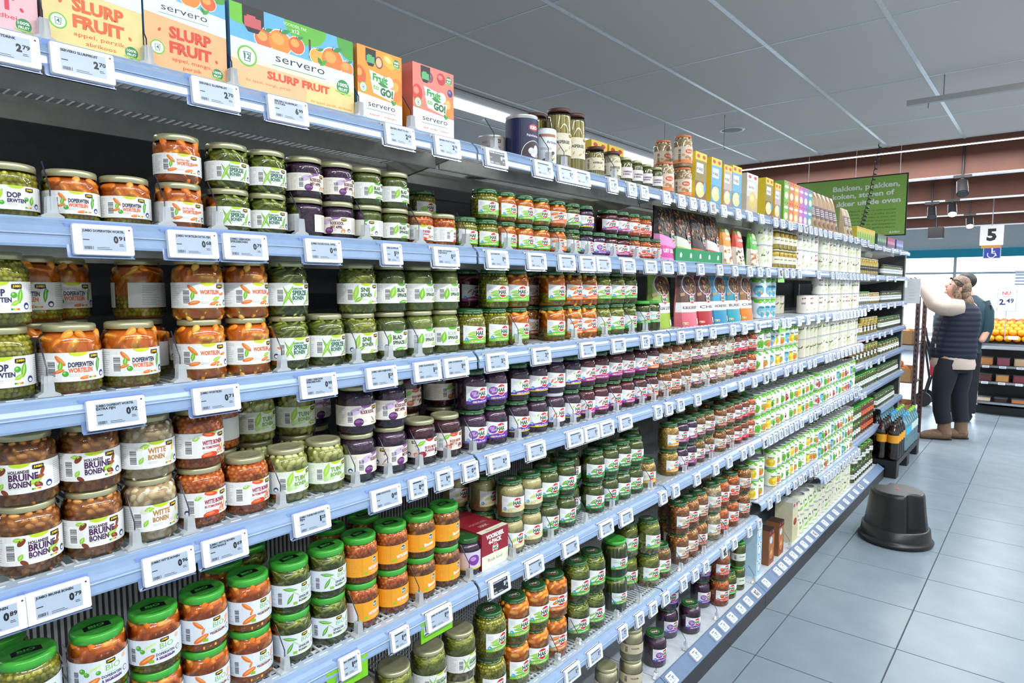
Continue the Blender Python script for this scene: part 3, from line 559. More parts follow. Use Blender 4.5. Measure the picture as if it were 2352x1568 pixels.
# ------------------------------------------------------------ goods: cans, boxes, bags, cartons
def can_prod(key, R, H, art, words, base=None):
    mb = MB(); mb.lathe([(R - .002, .0), (R, .0015), (R - .0006, .004), (R - .0008, H - .004), (R, H - .0015), (R - .0015, H), (R - .003, H - .0005), (R - .0036, H - .0045), (R * .5, H - .0042), (.001, H - .0042)], STEEL, 28, cap=False)
    ring = MB(); ring.tube([(R * .3 + R * .2 * math.cos(a), R * .16 * math.sin(a), H - .0034) for a in [2 * math.pi * k / 10 for k in range(11)]], .0009, STEEL, 4)
    lb = MB(); lay(lb, art, cyl(R + .0002, .0045))
    PROD[key] = dict(kind='can', R=R, H=H, words=words, parts=[('can_body', mb.mesh('can_body'), 0), ('pull_ring', ring.mesh('pull_ring'), 0), ('label', lb.mesh('label'), 0)])
def can_art(R, H, bg, top, pics, txt, tcol, box=None):
    h = H * 1000 - 9; w = math.pi * R * 1000 - .5; a = Art(); a.rect(-w, 0, w, h, P(bg), 0)
    if top:
        a.poly([(-w, h), (-w, h * .93), (-w * .2, h * .92), (w * .1, h * .95), (w, h * .93), (w, h)], P(top), 1); a.ell(-w * .1, h * .93, w * .24, h * .13, P(top), 1, 10); a.ell(w * .5, h * .92, w * .16, h * .1, P('7cbf4a'), 1, -15)
    for it in pics: pic(a, it, 2)
    if txt: a.text(txt, -14, h * .52, h * .1, P(tcol), 5, w=min(34, 4 * len(txt)), bold=.03)
    if box: a.rect(-2, 3, 12, h * .3, P(box), 4)
    a.bars(-w * .62, h * .2, -w * .45, h * .6, INK, 3, 9); a.lines(w * .45, 5, w * .8, h * .7, 8, LGREY, 2, .8)
    return a.clip(-w, 0, w, h)
R_, H_ = .037, .102
gp = [('l', -6, 80, 30, 8, 20, '6cbb2c'), ('l', 20, 76, 26, 7, -30, '4da52c')]
VEG = {'canpeas': ('52a02c', [('e', 0, 24, 24, 20, 0, '7fae3a'), ('p', -8, 24, 8), ('p', 8, 18, 8), ('p', 2, 34, 8), ('p', 18, 30, 7), ('p', -14, 12, 7)], 'peas', 'eef2e2'), 'cancorn': ('e6c52a', [('e', 0, 26, 26, 22, 0, 'e2b81f'), ('e', 6, 32, 14, 10, 0, 'f3de5a'), ('e', -8, 18, 12, 8, 0, 'd8a818')], 'sweetcorn', 'ecefd2'),
       'cancarrot': ('e2702c', [('e', 2, 22, 26, 18, 0, '8fae4a'), ('c', 0, 28, 38, 20), ('c', 10, 18, 34, -14), ('p', -12, 18, 7), ('p', 18, 34, 6)], 'peas and carrots', 'efeee0'), 'canbeans': ('3f8a2c', [('l', 0, 30, 52, 7, 24, '4a9a30'), ('l', 6, 22, 46, 6, -20, '7ab83a'), ('l', -6, 16, 40, 5, 10, '5aa83a')], 'green beans', 'e8eedc'),
       'canred': ('c23a34', [('e', 2, 24, 24, 18, 0, 'c8b0a0'), ('h', -4, 24, 14, 9, 0, '982830', 'c85a58'), ('h', 12, 16, 12, 8, 30, '7c2028', 'a84a48'), ('h', 8, 36, 12, 7, -20, '8c2430', 'b8524f')], 'kidney beans', 'efeae2'), 'canblue': ('4aa0cc', [('e', 4, 34, 28, 26, 0, '6ab4d6'), ('e', 4, 26, 16, 10, 0, 'd8c880'), ('e', 14, 18, 10, 6, 0, 'e08a3a')], 'chickpeas', 'e0ebf0')}
for k_, (c_, p_, n_, bg_) in VEG.items():
    can_prod(k_, R_, H_, can_art(R_, H_, bg_, '5aae2e', gp + p_, n_.split()[-1].capitalize(), '2f5a2c', c_), n_ + ' in a white and green can')
can_prod('canwhite', .0375, .108, can_art(.0375, .108, 'e6e3d2', None, [('l', -10, 60, 30, 5, 60, 'a9c95a'), ('l', 10, 30, 30, 5, 40, 'b6cf6a'), ('l', 0, 80, 24, 4, -30, 'c6d98a'), ('e', 16, 70, 2, 9, -20, '4a2430')], 'Bonen', '2c4a2c'), 'an off-white can with pale leaf print')
can_prod('cankidney', .0375, .108, can_art(.0375, .108, 'efece0', None, [('e', -8, 84, 5, 4, 0, 'a82f2c'), ('e', 4, 86, 5, 4, 0, 'a82f2c'), ('l', 18, 20, 20, 4, 40, 'a9c95a')], 'KIDNEY', 'a02c30'), 'kidney beans in an off-white can')
can_prod('candark', .0375, .108, can_art(.0375, .108, 'd5cfb8', None, [('l', -6, 40, 40, 4, 60, '8fae4a'), ('e', 14, 60, 3, 8, -30, '2c2420')], 'Linzen', '3a3a2c'), 'a beige can with dark pods')
can_prod('canbig', .05, .118, can_art(.05, .118, 'e3e8cc', None, [('l', -26, 70, 50, 9, 60, '9cc83a'), ('l', 16, 30, 44, 8, 45, '86b836'), ('l', -20, 30, 40, 6, -20, 'b6d95c'), ('e', 40, 70, 3.4, 16, 20, '4a2430')], 'SPERZIEBONEN', '26302a'), 'a large pale can with green pod print')
can_prod('cantomato', .036, .105, can_art(.036, .105, 'efe3d2', None, [('h', 0, 20, 12, 8, 0, 'e0702c', 'f0a060')], 'DOPERWTEN', '2c3a4a'), 'a pale can with carrot print')
NAVY = Art(); NAVY.rect(-141, 0, 141, 110, P('141f49'), 0); NAVY.ell(20, 86, 17, 9, P('c8362c'), 2, n=18); NAVY.text('KEO', 20, 82, 8, WHITE, 4, al='C', w=24, bold=.05); NAVY.text('Palmharten', -2, 62, 6.5, WHITE, 4, w=42, bold=.01)
NAVY.ell(22, 10, 40, 42, WHITE, 1, n=24, a0=0, a1=180); NAVY.ell(22, 10, 38.5, 40.5, P('33242c'), 2, n=24, a0=0, a1=180)
for q in (('h', 12, 24, 10, 9, 0, 'c9ced2', 'f2f4f4'), ('h', 30, 28, 10, 13, 10, 'd8dcdf', 'f6f6f4'), ('h', 24, 14, 14, 6, 0, 'e2e2de', 'f8f6f2'), ('e', 36, 12, 8, 5, 0, 'c98a50')): pic(NAVY, q, 4)
can_prod('cannavy', .045, .125, NAVY, 'palm hearts in a tall navy can with a red badge')
ART = Art(); ART.rect(-110, 0, 110, 96, P('e9edf0'), 0); ART.rect(-24, 76, 30, 84, P('a8705a'), 2); ART.text('Artisjok', -2, 58, 8, P('2c2430'), 3, w=38, bold=.01); ART.rect(-20, 40, 14, 47, P('cdc5c5'), 2)
for q in (('h', 8, 18, 14, 10, 0, '4a4a2c', '7c7c44'), ('h', 22, 20, 8, 7, 0, 'c9c290', 'e8e2b8'), ('e', -4, 10, 12, 7, 0, '55503a'), ('e', 18, 32, 8, 5, 20, '5c4438')): pic(ART, q, 3)
can_prod('canartichoke', .0345, .105, ART, 'artichoke hearts in a white can')
GRC = Art(); GRC.rect(-118, 0, 118, 62, P('97928a'), 0); GRC.rrect(-8, 46, 22, 56, 2, P('2c2c22'), 2); GRC.text('JUMBO', 7, 49, 4, P('b8b06a'), 3, al='C', w=24); GRC.text('ARTISJOK', -20, 32, 6, P('6c6258'), 2, w=44); GRC.rect(-34, 44, -16, 50, P('7c746a'), 2)
can_prod('cangrey', .0375, .072, GRC, 'a short grey can')

def box_prod(key, W_, D_, H_, art, side, top, words, cat='box', extra=None, native=None):
    """box width W_ along the shelf, depth D_; art printed on the aisle face; side/top are colours"""
    art.clip(0, 0, native[0] if native else W_ * 1000, native[1] if native else H_ * 1000)
    if native: art.t = [([(x * W_ * 1000 / native[0], y * H_ * 1000 / native[1]) for x, y in q], m, L) for q, m, L in art.t]
    mb = MB(); mb.box((-D_, -W_ / 2, 0), (0, W_ / 2, H_), P(side, .5), 0)
    pr = MB(); lay(pr, art, flat_x(.0002, -W_ / 2, 0), 1e6); t = Art(); t.rect(0, 0, W_ * 1000, D_ * 1000, P(top), 1); lay(pr, t, flat_z(H_ + .0001, 0, -W_ / 2), 1e6)
    parts = [('carton', mb.mesh('carton'), 0), ('front_print', pr.mesh('front_print'), 0)]
    if extra: parts += extra
    PROD[key] = dict(kind=cat, W=W_, D=D_, H=H_, R=W_ / 2, words=words, parts=parts)
def fruit(a, x, y, r, col='e8752c', c2='f3a34e', L=5):
    a.ell(x, y, r * 1.07, r * 1.02, WHITE, L, n=16); a.ell(x, y, r, r * .95, P(col), L + 1, n=16); a.ell(x - r * .2, y + r * .2, r * .55, r * .45, P(c2), L + 2); a.poly(leafpts(x + r * .5, y + r * .95, r, r * .22, 25), P('2f8a4a'), L + 3)
    a.poly([(x - r * .06, y + r * .8), (x + r * .06, y + r * .8), (x + r * .1, y + r * 1.2)], P('3a2a20'), L + 3)
def servero(a, x, y, w, L=8):
    a.text('servero', x, y, w * .145, P('22262c'), L, w=w, bold=.0); a.rect(x - w * .06, y - w * .08, x + w * 1.02, y - w * .07, P('3a7a5a'), L)
    a.poly(leafpts(x + w * .98, y + w * .22, w * .2, w * .05, 40), P('4aa53a'), L); a.poly(leafpts(x + w * .9, y + w * .24, w * .15, w * .05, 120), P('2f8a3a'), L)
def seal(a, x, y, r, n='100%', L=8):
    a.ell(x, y, r, r, P('2a8a4a'), L, n=18); a.text(n, x, y + r * .12, r * .42, WHITE, L + 1, al='C', w=r * 1.5, bold=.03); a.text('FRUIT', x, y - r * .5, r * .38, WHITE, L + 1, al='C', w=r * 1.4, bold=.03); a.poly([(x - r * 1.25, y - r * .55), (x - r * 1.2, y - r * .8), (x + r * 1.25, y - r * 1.0), (x + r * 1.2, y - r * .75)], P('9ccf5a'), L)
def count_badge(a, x, y, r, n, L=8):
    a.ell(x, y, r, r, P('6cbb3a'), L, n=20); a.ell(x, y, r * .82, r * .82, WHITE, L + 1, n=20); a.poly([(x - r * .4, y + r * .4), (x - r * .3, y - r * .5), (x + r * .3, y - r * .5), (x + r * .4, y + r * .4)], P('2f8a6a'), L + 2); a.poly([(x - r * .3, y + r * .32), (x - r * .22, y - r * .42), (x + r * .22, y - r * .42), (x + r * .3, y + r * .32)], WHITE, L + 3)
    a.text(str(n), x, y - r * .25, r * .5, P('2f6a5a'), L + 4, al='C', bold=.03)
def grass(a, w, L=6):
    rr = random.Random(4); x = 0
    while x < w: h = rr.uniform(2, 7); a.poly([(x, 0), (x + 1.6, 0), (x + rr.uniform(-1, 2.6), h)], P('8cb84a'), L); x += rr.uniform(1.2, 3)
def slurp_box(W_, H_, bg, tcol, flav, mirror=False):
    w, h = W_ * 1000, H_ * 1000; a = Art(); a.rect(0, 0, w, h, P('6db5dc'), 0)
    a.poly([(0, 0), (w, 0), (w, h * .68), (0, h * .74)], P('dfe8ee'), 1); a.poly([(0, 0), (w, 0), (w, h * .52), (0, h * .58)], P(bg), 2)
    a.ell(w * .9, h, w * .2, h * .18, P('4d9e3a'), 1, n=16, a0=180, a1=360)
    for i, (fx, fr, c) in enumerate(((.34, .1, 'e8683c'), (.55, .13, 'ee8a2c'), (.78, .1, 'e2602c'))): fruit(a, w * fx, h * .8, w * fr, c)
    a.poly([(0, h * .55), (w, h * .5), (w, h * .69), (0, h * .74)], P('dfe8ee'), 9); servero(a, w * .2, h * .605, w * .56, 10)
    a.text('SLURP', w * .54, h * .365, h * .1, P(tcol), 10, al='C', w=w * .52, bold=.05); a.text('FRUIT', w * .54, h * .225, h * .1, P(tcol), 10, al='C', w=w * .52, bold=.05)
    a.ell(w * .17, h * .41, 3, 2, P(tcol), 10, 60); a.ell(w * .86, h * .24, 3, 2, P(tcol), 10, -60)
    for i, s in enumerate(flav): a.text(s, w * .55, h * (.15 - .065 * i), h * .035, P(tcol), 10, al='C', w=w * .038 * len(s), bold=0)
    count_badge(a, w * .14, h * .24, w * .085, 4, 10); seal(a, w * .87, h * .12, w * .07, '100%', 10); grass(a, w)
    return a
def pouch_window(W_, H_, yc, zc, w, h, cap):        # dark cut-out with a drink cap behind it
    mb = MB(); a = Art(); a.poly([(yc - w / 2, zc + h / 2), (yc - w / 2, zc - h * .2), (yc - w * .25, zc - h / 2), (yc + w * .2, zc - h / 2), (yc + w / 2, zc - h * .1), (yc + w / 2, zc + h / 2)], P('1a1210'), 12)
    a.rect(yc - w * .42, zc - h * .32, yc + w * .36, zc + h * .08, P(cap, .3), 14); a.rect(yc - w * .3, zc + h * .05, yc + w * .1, zc + h * .16, P(cap, .3), 14)
    lay(mb, a, flat_x(.0002, -W_ / 2, 0), 1e6); return ('cutout', mb.mesh('cutout'), 0)
box_prod('slurpPink', .13, .07, .165, slurp_box(.13, .165, 'e6b8be', 'd8344a', ['appel, aardbei']), 'e3b4ba', '6db5dc', 'pink fruit drink box with a red title')
box_prod('slurpYellow', .13, .07, .165, slurp_box(.13, .165, 'e3d08a', 'e0622c', ['appel, perzik,', 'abrikoos']), 'd9d2b4', '6db5dc', 'yellow fruit drink box with an orange title')
box_prod('slurpOrange', .13, .07, .165, slurp_box(.13, .165, 'eeb27c', 'd8432c', ['appel, mango,', 'perzik']), '4c86b8', '6db5dc', 'peach coloured fruit drink box with a red title')
w_, h_ = 292, 176; BIGA = Art(); BIGA.rect(0, 0, w_, h_, P('62b0dc'), 0)
BIGA.ell(24, h_ - 6, 46, 34, P('6cbf35'), 1, n=16); BIGA.ell(170, h_, 52, 42, P('5fb535'), 1, n=16); BIGA.ell(282, h_ - 4, 34, 40, P('4aa03a'), 1, n=16); BIGA.rect(176, 110, 181, 150, P('5a3a2a'), 1)
for fx, fy, fr, c in ((72, 121, 21, 'e8683c'), (108, 124, 26, 'ee8a2c'), (146, 128, 19, 'e2602c'), (196, 118, 18, 'efb03a'), (236, 120, 28, 'ee7a2c'), (274, 112, 17, 'ea8a4a')): fruit(BIGA, fx, fy, fr, c)
BIGA.poly([(0, 0), (w_, 0), (w_, 101), (0, 108)], P('dfe8ee'), 9); BIGA.rect(0, 0, 168, 68, P('e9bd8a'), 10); BIGA.rect(168, 0, w_, 68, P('ecd08a'), 10); BIGA.poly([(0, 66), (w_, 60), (w_, 70), (0, 76)], P('e6dcc4'), 10)
servero(BIGA, 96, 82, 118, 12); BIGA.text('SLURP FRUIT', 76, 42, 15, P('dc5030'), 12, w=150, bold=.05); BIGA.text('6x appel, mango, perzik', 30, 27, 5.5, P('d0603a'), 12, w=100, bold=0); BIGA.text('6x appel, perzik, abrikoos', 178, 16, 5.5, P('d0603a'), 12, w=106, bold=0)
count_badge(BIGA, 34, 76, 21, 12, 13); seal(BIGA, 262, 66, 17, '100%', 13); grass(BIGA, w_, 13)
BIGA.text('VOORDEEL PAK', 116, h_ - 12, 6, P('cfe8b0'), 12, w=56, bold=.02); BIGA.text('x12', 144, h_ - 23, 8, P('e8f4d8'), 12, al='C', bold=.03)
box_prod('slurpBig', .254, .1, .15, BIGA, '5f8fb0', '62b0dc', 'wide twelve-pack fruit drink box in blue and peach', extra=[pouch_window(.254, .15, 43, 129, 40, 43, 'b8242c')], native=(292, 176))
def togo(bg, c2, pics, flav):
    a = Art(); a.rect(0, 0, 135, 158, P(bg), 0); a.poly([(0, 0), (135, 0), (135, 52), (0, 60)], P('e9edf0'), 1)
    for it in pics: pic(a, it, 2)
    a.poly([(34, 112), (92, 104), (96, 84), (42, 90)], WHITE, 6); a.poly([(38, 92), (112, 82), (104, 56), (46, 66)], WHITE, 6); a.ell(94, 96, 14, 12, WHITE, 6)
    a.text('Fruit', 44, 93, 14, P('2f9a3a'), 8, w=46, bold=.05, rot=-3); a.text('to', 45, 74, 11, P('6cbb3a'), 8, w=18, bold=.03); a.text('GO!', 66, 66, 15, P('1f6a3a'), 8, w=40, bold=.06, rot=-3)
    a.poly(leafpts(76, 87, 34, 5, -8), P('2f8a3a'), 7)
    servero(a, 30, 36, 82, 8); a.text(flav, 74, 18, 4.6, P('cf4a3a'), 8, al='C', w=84, bold=0); count_badge(a, 16, 72, 11, 4, 8); seal(a, 118, 140, 10, '100%', 8)
    return a
FT1 = togo('ee9a32', 'c86a20', [('h', 8, 96, 16, 20, 20, 'e0602c', 'f0a04a'), ('h', 118, 84, 20, 26, 0, 'e8822c', 'f2a84a'), ('e', 64, 132, 12, 13, 0, '7a3a4a'), ('e', 64, 132, 9, 10, 0, 'e8c08a'), ('h', 96, 140, 20, 14, -20, 'f0b83a', 'f6d88a')], 'appel - mango')
box_prod('togoOrange', .116, .09, .152, FT1, 'e08a2a', 'ee9a32', 'orange fruit pouch box with a white ribbon title', native=(135, 158), extra=[pouch_window(.116, .152, 34, 132, 26, 34, '1f9a4a')])
FT2 = togo('e88272', 'c85a4a', [('h', 14, 92, 16, 20, 0, 'd83a34', 'f08a7a'), ('h', 118, 78, 16, 26, 0, 'ee8a3a', 'f6b86a'), ('h', 54, 134, 12, 12, 0, '8a4a5a', 'c08a9a'), ('h', 92, 138, 14, 14, 0, 'c8323a', 'e87a7a'), ('h', 122, 112, 9, 9, 0, '3a3a7a', '7a7ab8')], 'appel - aardbei - framboos')
box_prod('togoRed', .126, .09, .155, FT2, 'd8705f', 'e88272', 'coral fruit pouch box with a white ribbon title', native=(135, 158), extra=[pouch_window(.126, .155, 38, 135, 28, 35, '1f9a4a')])
def tall_box(key, W_, D_, H_, bg, top, mid, pics, txt, words, side=None, tcol='26262a'):
    w, h = W_ * 1000, H_ * 1000; a = Art(); a.rect(0, 0, w, h, P(bg), 0); a.rect(0, h * .84, w, h, P(top), 1)
    a.rect(0, 0, w, h * .42, P(mid), 1)
    for it in pics: pic(a, (it[0], it[1] * w, it[2] * h, it[3] * w, it[4] * h, *it[5:]), 3)
    if txt: a.rrect(w * .1, h * .58, w * .7, h * .78, 2, WHITE, 4); a.text(txt, w * .14, h * .63, h * .06, P(tcol), 5, w=w * .5, bold=.03)
    a.ell(w * .25, h * .92, w * .14, h * .04, P('c8322c'), 3); a.ell(w * .75, h * .92, w * .14, h * .04, P('c8322c'), 3)
    box_prod(key, W_, D_, H_, a, side or top, top, words)
bowl = [('h', .45, .24, .4, .16, 0, 'e8d48a', 'f4e8b8'), ('e', .85, .3, .1, .12, 0, '3fa0d8')]
tall_box('pureeY', .105, .06, .19, '8a7a3a', 'e8c832', '7a4a2a', bowl, 'PUREE', 'potato puree box, yellow over brown')
tall_box('pureeB', .105, .06, .19, '5fa6d0', 'e8c832', '4a90c0', bowl, 'PUREE', 'potato puree box, yellow over blue')
tall_box('pureeP', .09, .06, .18, 'b8a8a0', 'e2c23a', '9a7a8a', bowl, 'PUREE', 'potato puree box, yellow over mauve')
tall_box('pureeW', .14, .07, .18, 'cfc9be', 'dfe3e6', 'b9a98a', [('h', .55, .34, .34, .22, 0, 'd8b85a', 'ead48a')], 'GRATIN', 'white gratin box with a golden dish', 'cfc9be')
for i, (c, nm) in enumerate((('7ab04a', 'green'), ('d8703a', 'rust'), ('e0a03a', 'amber'), ('c86ab0', 'pink'), ('9a7ac8', 'violet'), ('4aa0a0', 'teal'))):
    tall_box('grain%d' % i, .082, .06, .105, c, c, c, [('e', .5, .3, .34, .18, 0, 'e8dcc0'), ('e', .5, .72, .4, .07, 0, 'f4efe4')], '', 'small ' + nm + ' grain box', c)
tall_box('packYellow', .075, .05, .11, 'c8b83a', 'd8c23a', '8aa83a', [('e', .5, .5, .3, .16, 0, '5a9a3a')], '', 'yellow packet with a green spot', 'c8b83a')
tall_box('packGreen', .07, .05, .1, '4a7a5a', '3a5a4a', '2f4a42', [('e', .5, .5, .3, .16, 0, '8ab08a')], '', 'dark green packet', '3a5a4a')
tall_box('packRed', .065, .05, .095, '9a4a6a', '8a3a5a', '5a3a5a', [('e', .5, .5, .3, .16, 0, 'd88a9a')], '', 'maroon packet', '7a3a5a')
tall_box('packBlue', .065, .05, .095, '5a6a9a', '4a5a8a', '3a4a6a', [('e', .5, .5, .3, .16, 0, 'a8b0d0')], '', 'slate blue packet', '4a5a8a')
tall_box('cartonBlue', .07, .07, .09, 'bcdcec', 'd2e9f4', 'a8cfe4', [('e', .5, .5, .3, .26, 0, '4a6a7a'), ('e', .5, .5, .25, .22, 0, 'e6f2f8')], '', 'pale blue carton', 'bcdcec')
tall_box('cartonGreen', .07, .07, .17, 'd5e2d0', 'bcdcec', '9cc878', [('l', .5, .25, .5, .07, 60, '5a9a3a')] if False else [('e', .5, .25, .34, .12, 0, '6aa84a')], 'soep', 'tall soup carton with green base', 'd5e2d0')
tall_box('cartonBrown', .085, .07, .19, 'b06a3c', '3a2a24', '8a4a2a', [('h', .5, .3, .36, .16, 0, 'c87a3a', 'e0a860'), ('e', .4, .7, .24, .1, 0, 'bcdcec')], '', 'tall soup carton, brown with blue panel', '8a5a3a')
tall_box('tinTower', .1, .1, .24, 'd8d2a8', 'b8bcb8', 'cfc79a', [('h', .5, .5, .3, .09, 0, '8a3a2a', 'b05a44')], '', 'pale tall tin with a bean picture', 'd5cfae')

def bag_prod(key, W_, D_, H_, art, col, words, taper=.55, cat='pouch'):
    """stand-up bag: full at the foot, flat at the top; print follows the bulge of its front"""
    def depth(s, t):
        u = (s / 1000 - W_ / 2) / (W_ / 2); v = t / 1000 / H_; return D_ * max(.04, (1 - v) ** taper) * (1 - .5 * u * u) if abs(u) < 1 else D_ * .04
    fn = lambda s, t, L: (depth(s, t) - D_ + L * .0003, s / 1000 - W_ / 2 * (1 + .06 * math.sin(t / 1000 / H_ * 6)), t / 1000)
    N, Mv = 8, 6; mb = MB(); pts = [[fn(W_ * 1000 * i / N, H_ * 1000 * j / Mv, 0) for i in range(N + 1)] for j in range(Mv + 1)]
    vs = [p for r in pts for p in r]; mb.add(vs, [(j * (N + 1) + i, j * (N + 1) + i + 1, (j + 1) * (N + 1) + i + 1, (j + 1) * (N + 1) + i) for j in range(Mv) for i in range(N)], P(col, .3), True)
    bk = [(-D_ - .003, p[1], p[2]) for p in vs]; mb.add(bk, [(j * (N + 1) + i + 1, j * (N + 1) + i, (j + 1) * (N + 1) + i, (j + 1) * (N + 1) + i + 1) for j in range(Mv) for i in range(N)], P(col, .3), True)
    for i in (0, N):
        e = [(pts[j][i], (-D_ - .003, pts[j][i][1], pts[j][i][2])) for j in range(Mv + 1)]
        for j in range(Mv): mb.add([e[j][0], e[j][1], e[j + 1][1], e[j + 1][0]], [(0, 1, 2, 3) if i else (3, 2, 1, 0)], P(col, .3))
    b = pts[0]; mb.add(b + [(-D_ - .003, p[1], p[2]) for p in b[::-1]], [tuple(range(2 * N + 2))[::-1]], P(col, .3))
    t = pts[-1]; mb.add(t + [(-D_ - .003, p[1], p[2]) for p in t[::-1]], [tuple(range(2 * N + 2))], P(col, .3))
    # cut the print in both directions so it keeps to the bulge
    art.clip(0, 0, W_ * 1000, H_ * 1000); sub = Art(); hh = H_ * 1000 / Mv / 2
    for q, m, L in art.t:
        rest = [(y, x) for x, y in q]; k = math.floor(min(p[0] for p in rest) / hh) + 1
        while len(rest) > 2 and max(p[0] for p in rest) > k * hh + 1e-6:
            lo = _clip(rest, k * hh, False); rest = _clip(rest, k * hh, True)
            if len(lo) > 2: sub.t.append(([(x, y) for y, x in lo], m, L))
            k += 1
        if len(rest) > 2: sub.t.append(([(x, y) for y, x in rest], m, L))
    pr = MB(); lay(pr, sub, fn, W_ * 1000 / N / 2)
    PROD[key] = dict(kind=cat, W=W_, D=D_, H=H_, R=W_ / 2, words=words, parts=[('bag', mb.mesh('bag'), 0), ('print', pr.mesh('print'), 0)])
def food_pic(a, w, h, y0, cols, seed, L=1, n=60):
    rr = random.Random(seed)
    for k in range(n):
        x = rr.uniform(.06, .94) * w; y = rr.uniform(y0, .97) * h; a.ell(x, y, rr.uniform(3, 9), rr.uniform(2, 6), P(rr.choice(cols)), L + rr.randint(1, 4), rr.uniform(0, 180), 8)
def oven_bag(dark, col, swirl, txt, seed, foods):
    w, h = 140, 205; a = Art(); a.rect(0, 0, w, h, P(dark), 0); food_pic(a, w, h, .48, foods, seed, 1, 110)
    a.poly([(0, 0), (w, 0), (w, h * .38), (w * .5, h * .42), (0, h * .5)], P(swirl), 6); a.poly([(0, h * .08), (w, h * .02), (w, h * .22), (0, h * .3)], P(col), 7)
    a.text(txt, w * .14, h * .16, 13, WHITE, 8, w=w * .74, bold=.05, rot=-2); hak_logo(a, w * .66, h * .46, 21, 9); return a
FD = ['3a2a20', '5a3a28', '7a4a2a', 'c07a3a', 'a0522c', '2c201a', '8a6a3a']
for key, col, sw, words in (('ovenPink', 'cf4a9a', 'd98abf', 'black and pink oven meal bag'), ('ovenLime', '9ab83a', 'cfd8c0', 'black and lime oven meal bag'), ('ovenOrange', 'd8702c', '3a2a24', 'black and orange oven meal bag'), ('ovenRed', 'd04a4a', 'd8d0cc', 'black and red oven meal bag')):
    bag_prod(key, .14, .05, .205, oven_bag('1e1816', col, sw, 'UIT DE OVEN', key, FD), '241c1a', words)
def lentil_bag(c1, c2, seed, foods):
    w, h = 95, 170; a = Art(); a.rect(0, 0, w, h, P(c1), 0); a.rect(0, h * .86, w, h, P(c2), 1); a.ell(w * .5, h * .86, w * .22, h * .09, P('d8d8b0'), 2)
    a.poly([(0, 0), (w, 0), (w, h * .46), (w * .6, h * .5), (w * .3, h * .47), (0, h * .52)], P('eadfd0'), 1); food_pic(a, w, h * .42, .1, foods, seed, 2, 26); a.text('LINZEN', w * .5, h * .66, 11, WHITE, 3, al='C', w=w * .66, bold=.04); a.ell(w * .25, h * .42, 11, 9, WHITE, 3); nutri(a, 8, 6, 1.4, 8)
    return a
bag_prod('lentilOrange', .095, .045, .17, lentil_bag('e8912c', '6a7a2a', 1, ['c87a2a', 'e0a84a', 'b0602a']), 'd8852c', 'orange lentil bag')
bag_prod('lentilRed', .095, .045, .17, lentil_bag('d2482c', '6a7a2a', 2, ['6a4a3a', '8a6a4a', 'c8a070']), 'c8442c', 'red lentil bag')
bag_prod('lentilGreen', .095, .045, .17, lentil_bag('4fae3a', '5a8a2a', 3, ['d8a040', 'c86a3a', '8aa84a']), '4aa236', 'green lentil bag')
def meal_bag(c, c2, txt, seed, foods):
    w, h = 156, 205; a = Art(); a.rect(0, 0, w, h, P(c2), 0); a.rect(0, 0, w, h * .3, P(c), 1); a.ell(w * .55, h * .8, w * .44, h * .2, P('d8c8d8'), 2, n=22); a.ell(w * .55, h * .8, w * .4, h * .18, P('4a2c20'), 3, n=22)
    sub = Art(); food_pic(sub, w * .7, h * .3, 0, foods, seed, 4, 46); a.t += [([(x + w * .2, y + h * .66) for x, y in q], m, L) for q, m, L in sub.t]
    a.rect(0, h * .28, w, h * .47, P('ecebe6'), 3); a.text(txt, w * .1, h * .34, 12, P('4a3a44'), 6, w=w * .8, bold=.01); hak_logo(a, w * .5, h * .54, 19, 7); nutri(a, 10, 10, 1.8, 5); a.rect(w * .66, 8, w * .92, 30, P('e8e0dc'), 5); a.poly([(4, 120), (30, 124), (30, 136), (4, 132)], P('a8845a'), 6)
    return a
for key, c, c2, txt, words in (('mealGreen', '9ab83a', '8aa84a', 'LASAGNE SCHOTEL', 'green meal kit bag'), ('mealPink', 'd86a7a', '5a3a30', 'KIKKERERWT', 'pink meal kit bag'), ('mealRed', 'b02a34', '5a2024', 'CHILI', 'crimson meal kit bag'), ('mealBlue', '2f8ab0', '3a94b8', 'HONEYBONEN', 'blue meal kit bag'), ('mealTeal', '3a9aaa', '2f8a9a', 'BURRITO', 'teal meal kit bag'), ('mealOrange', 'd8802c', '8a5a34', 'CURRY', 'orange meal kit bag')):
    bag_prod(key, .156, .05, .205, meal_bag(c, c2, txt, key, ['8a3a24', 'b05a34', 'c8843a', '6a2a1c', 'd8a050', '5a7a2a']), c, words)
def plain_bag(c, c2, seed):
    a = Art(); a.rect(0, 0, 95, 200, P(c), 0); a.rect(8, 70, 87, 144, P(c2), 2); a.lines(16, 84, 78, 130, 4, WHITE, 3, 3); a.ell(46, 36, 24, 20, P('5a4030'), 2); return a
bag_prod('bagBrown', .095, .06, .235, plain_bag('a8845a', '5a3a44', 1), 'a07c54', 'brown paper grain bag')
bag_prod('bagTan', .095, .06, .2, plain_bag('b8a07a', '6a5a44', 2), 'ac9470', 'tan paper grain bag')
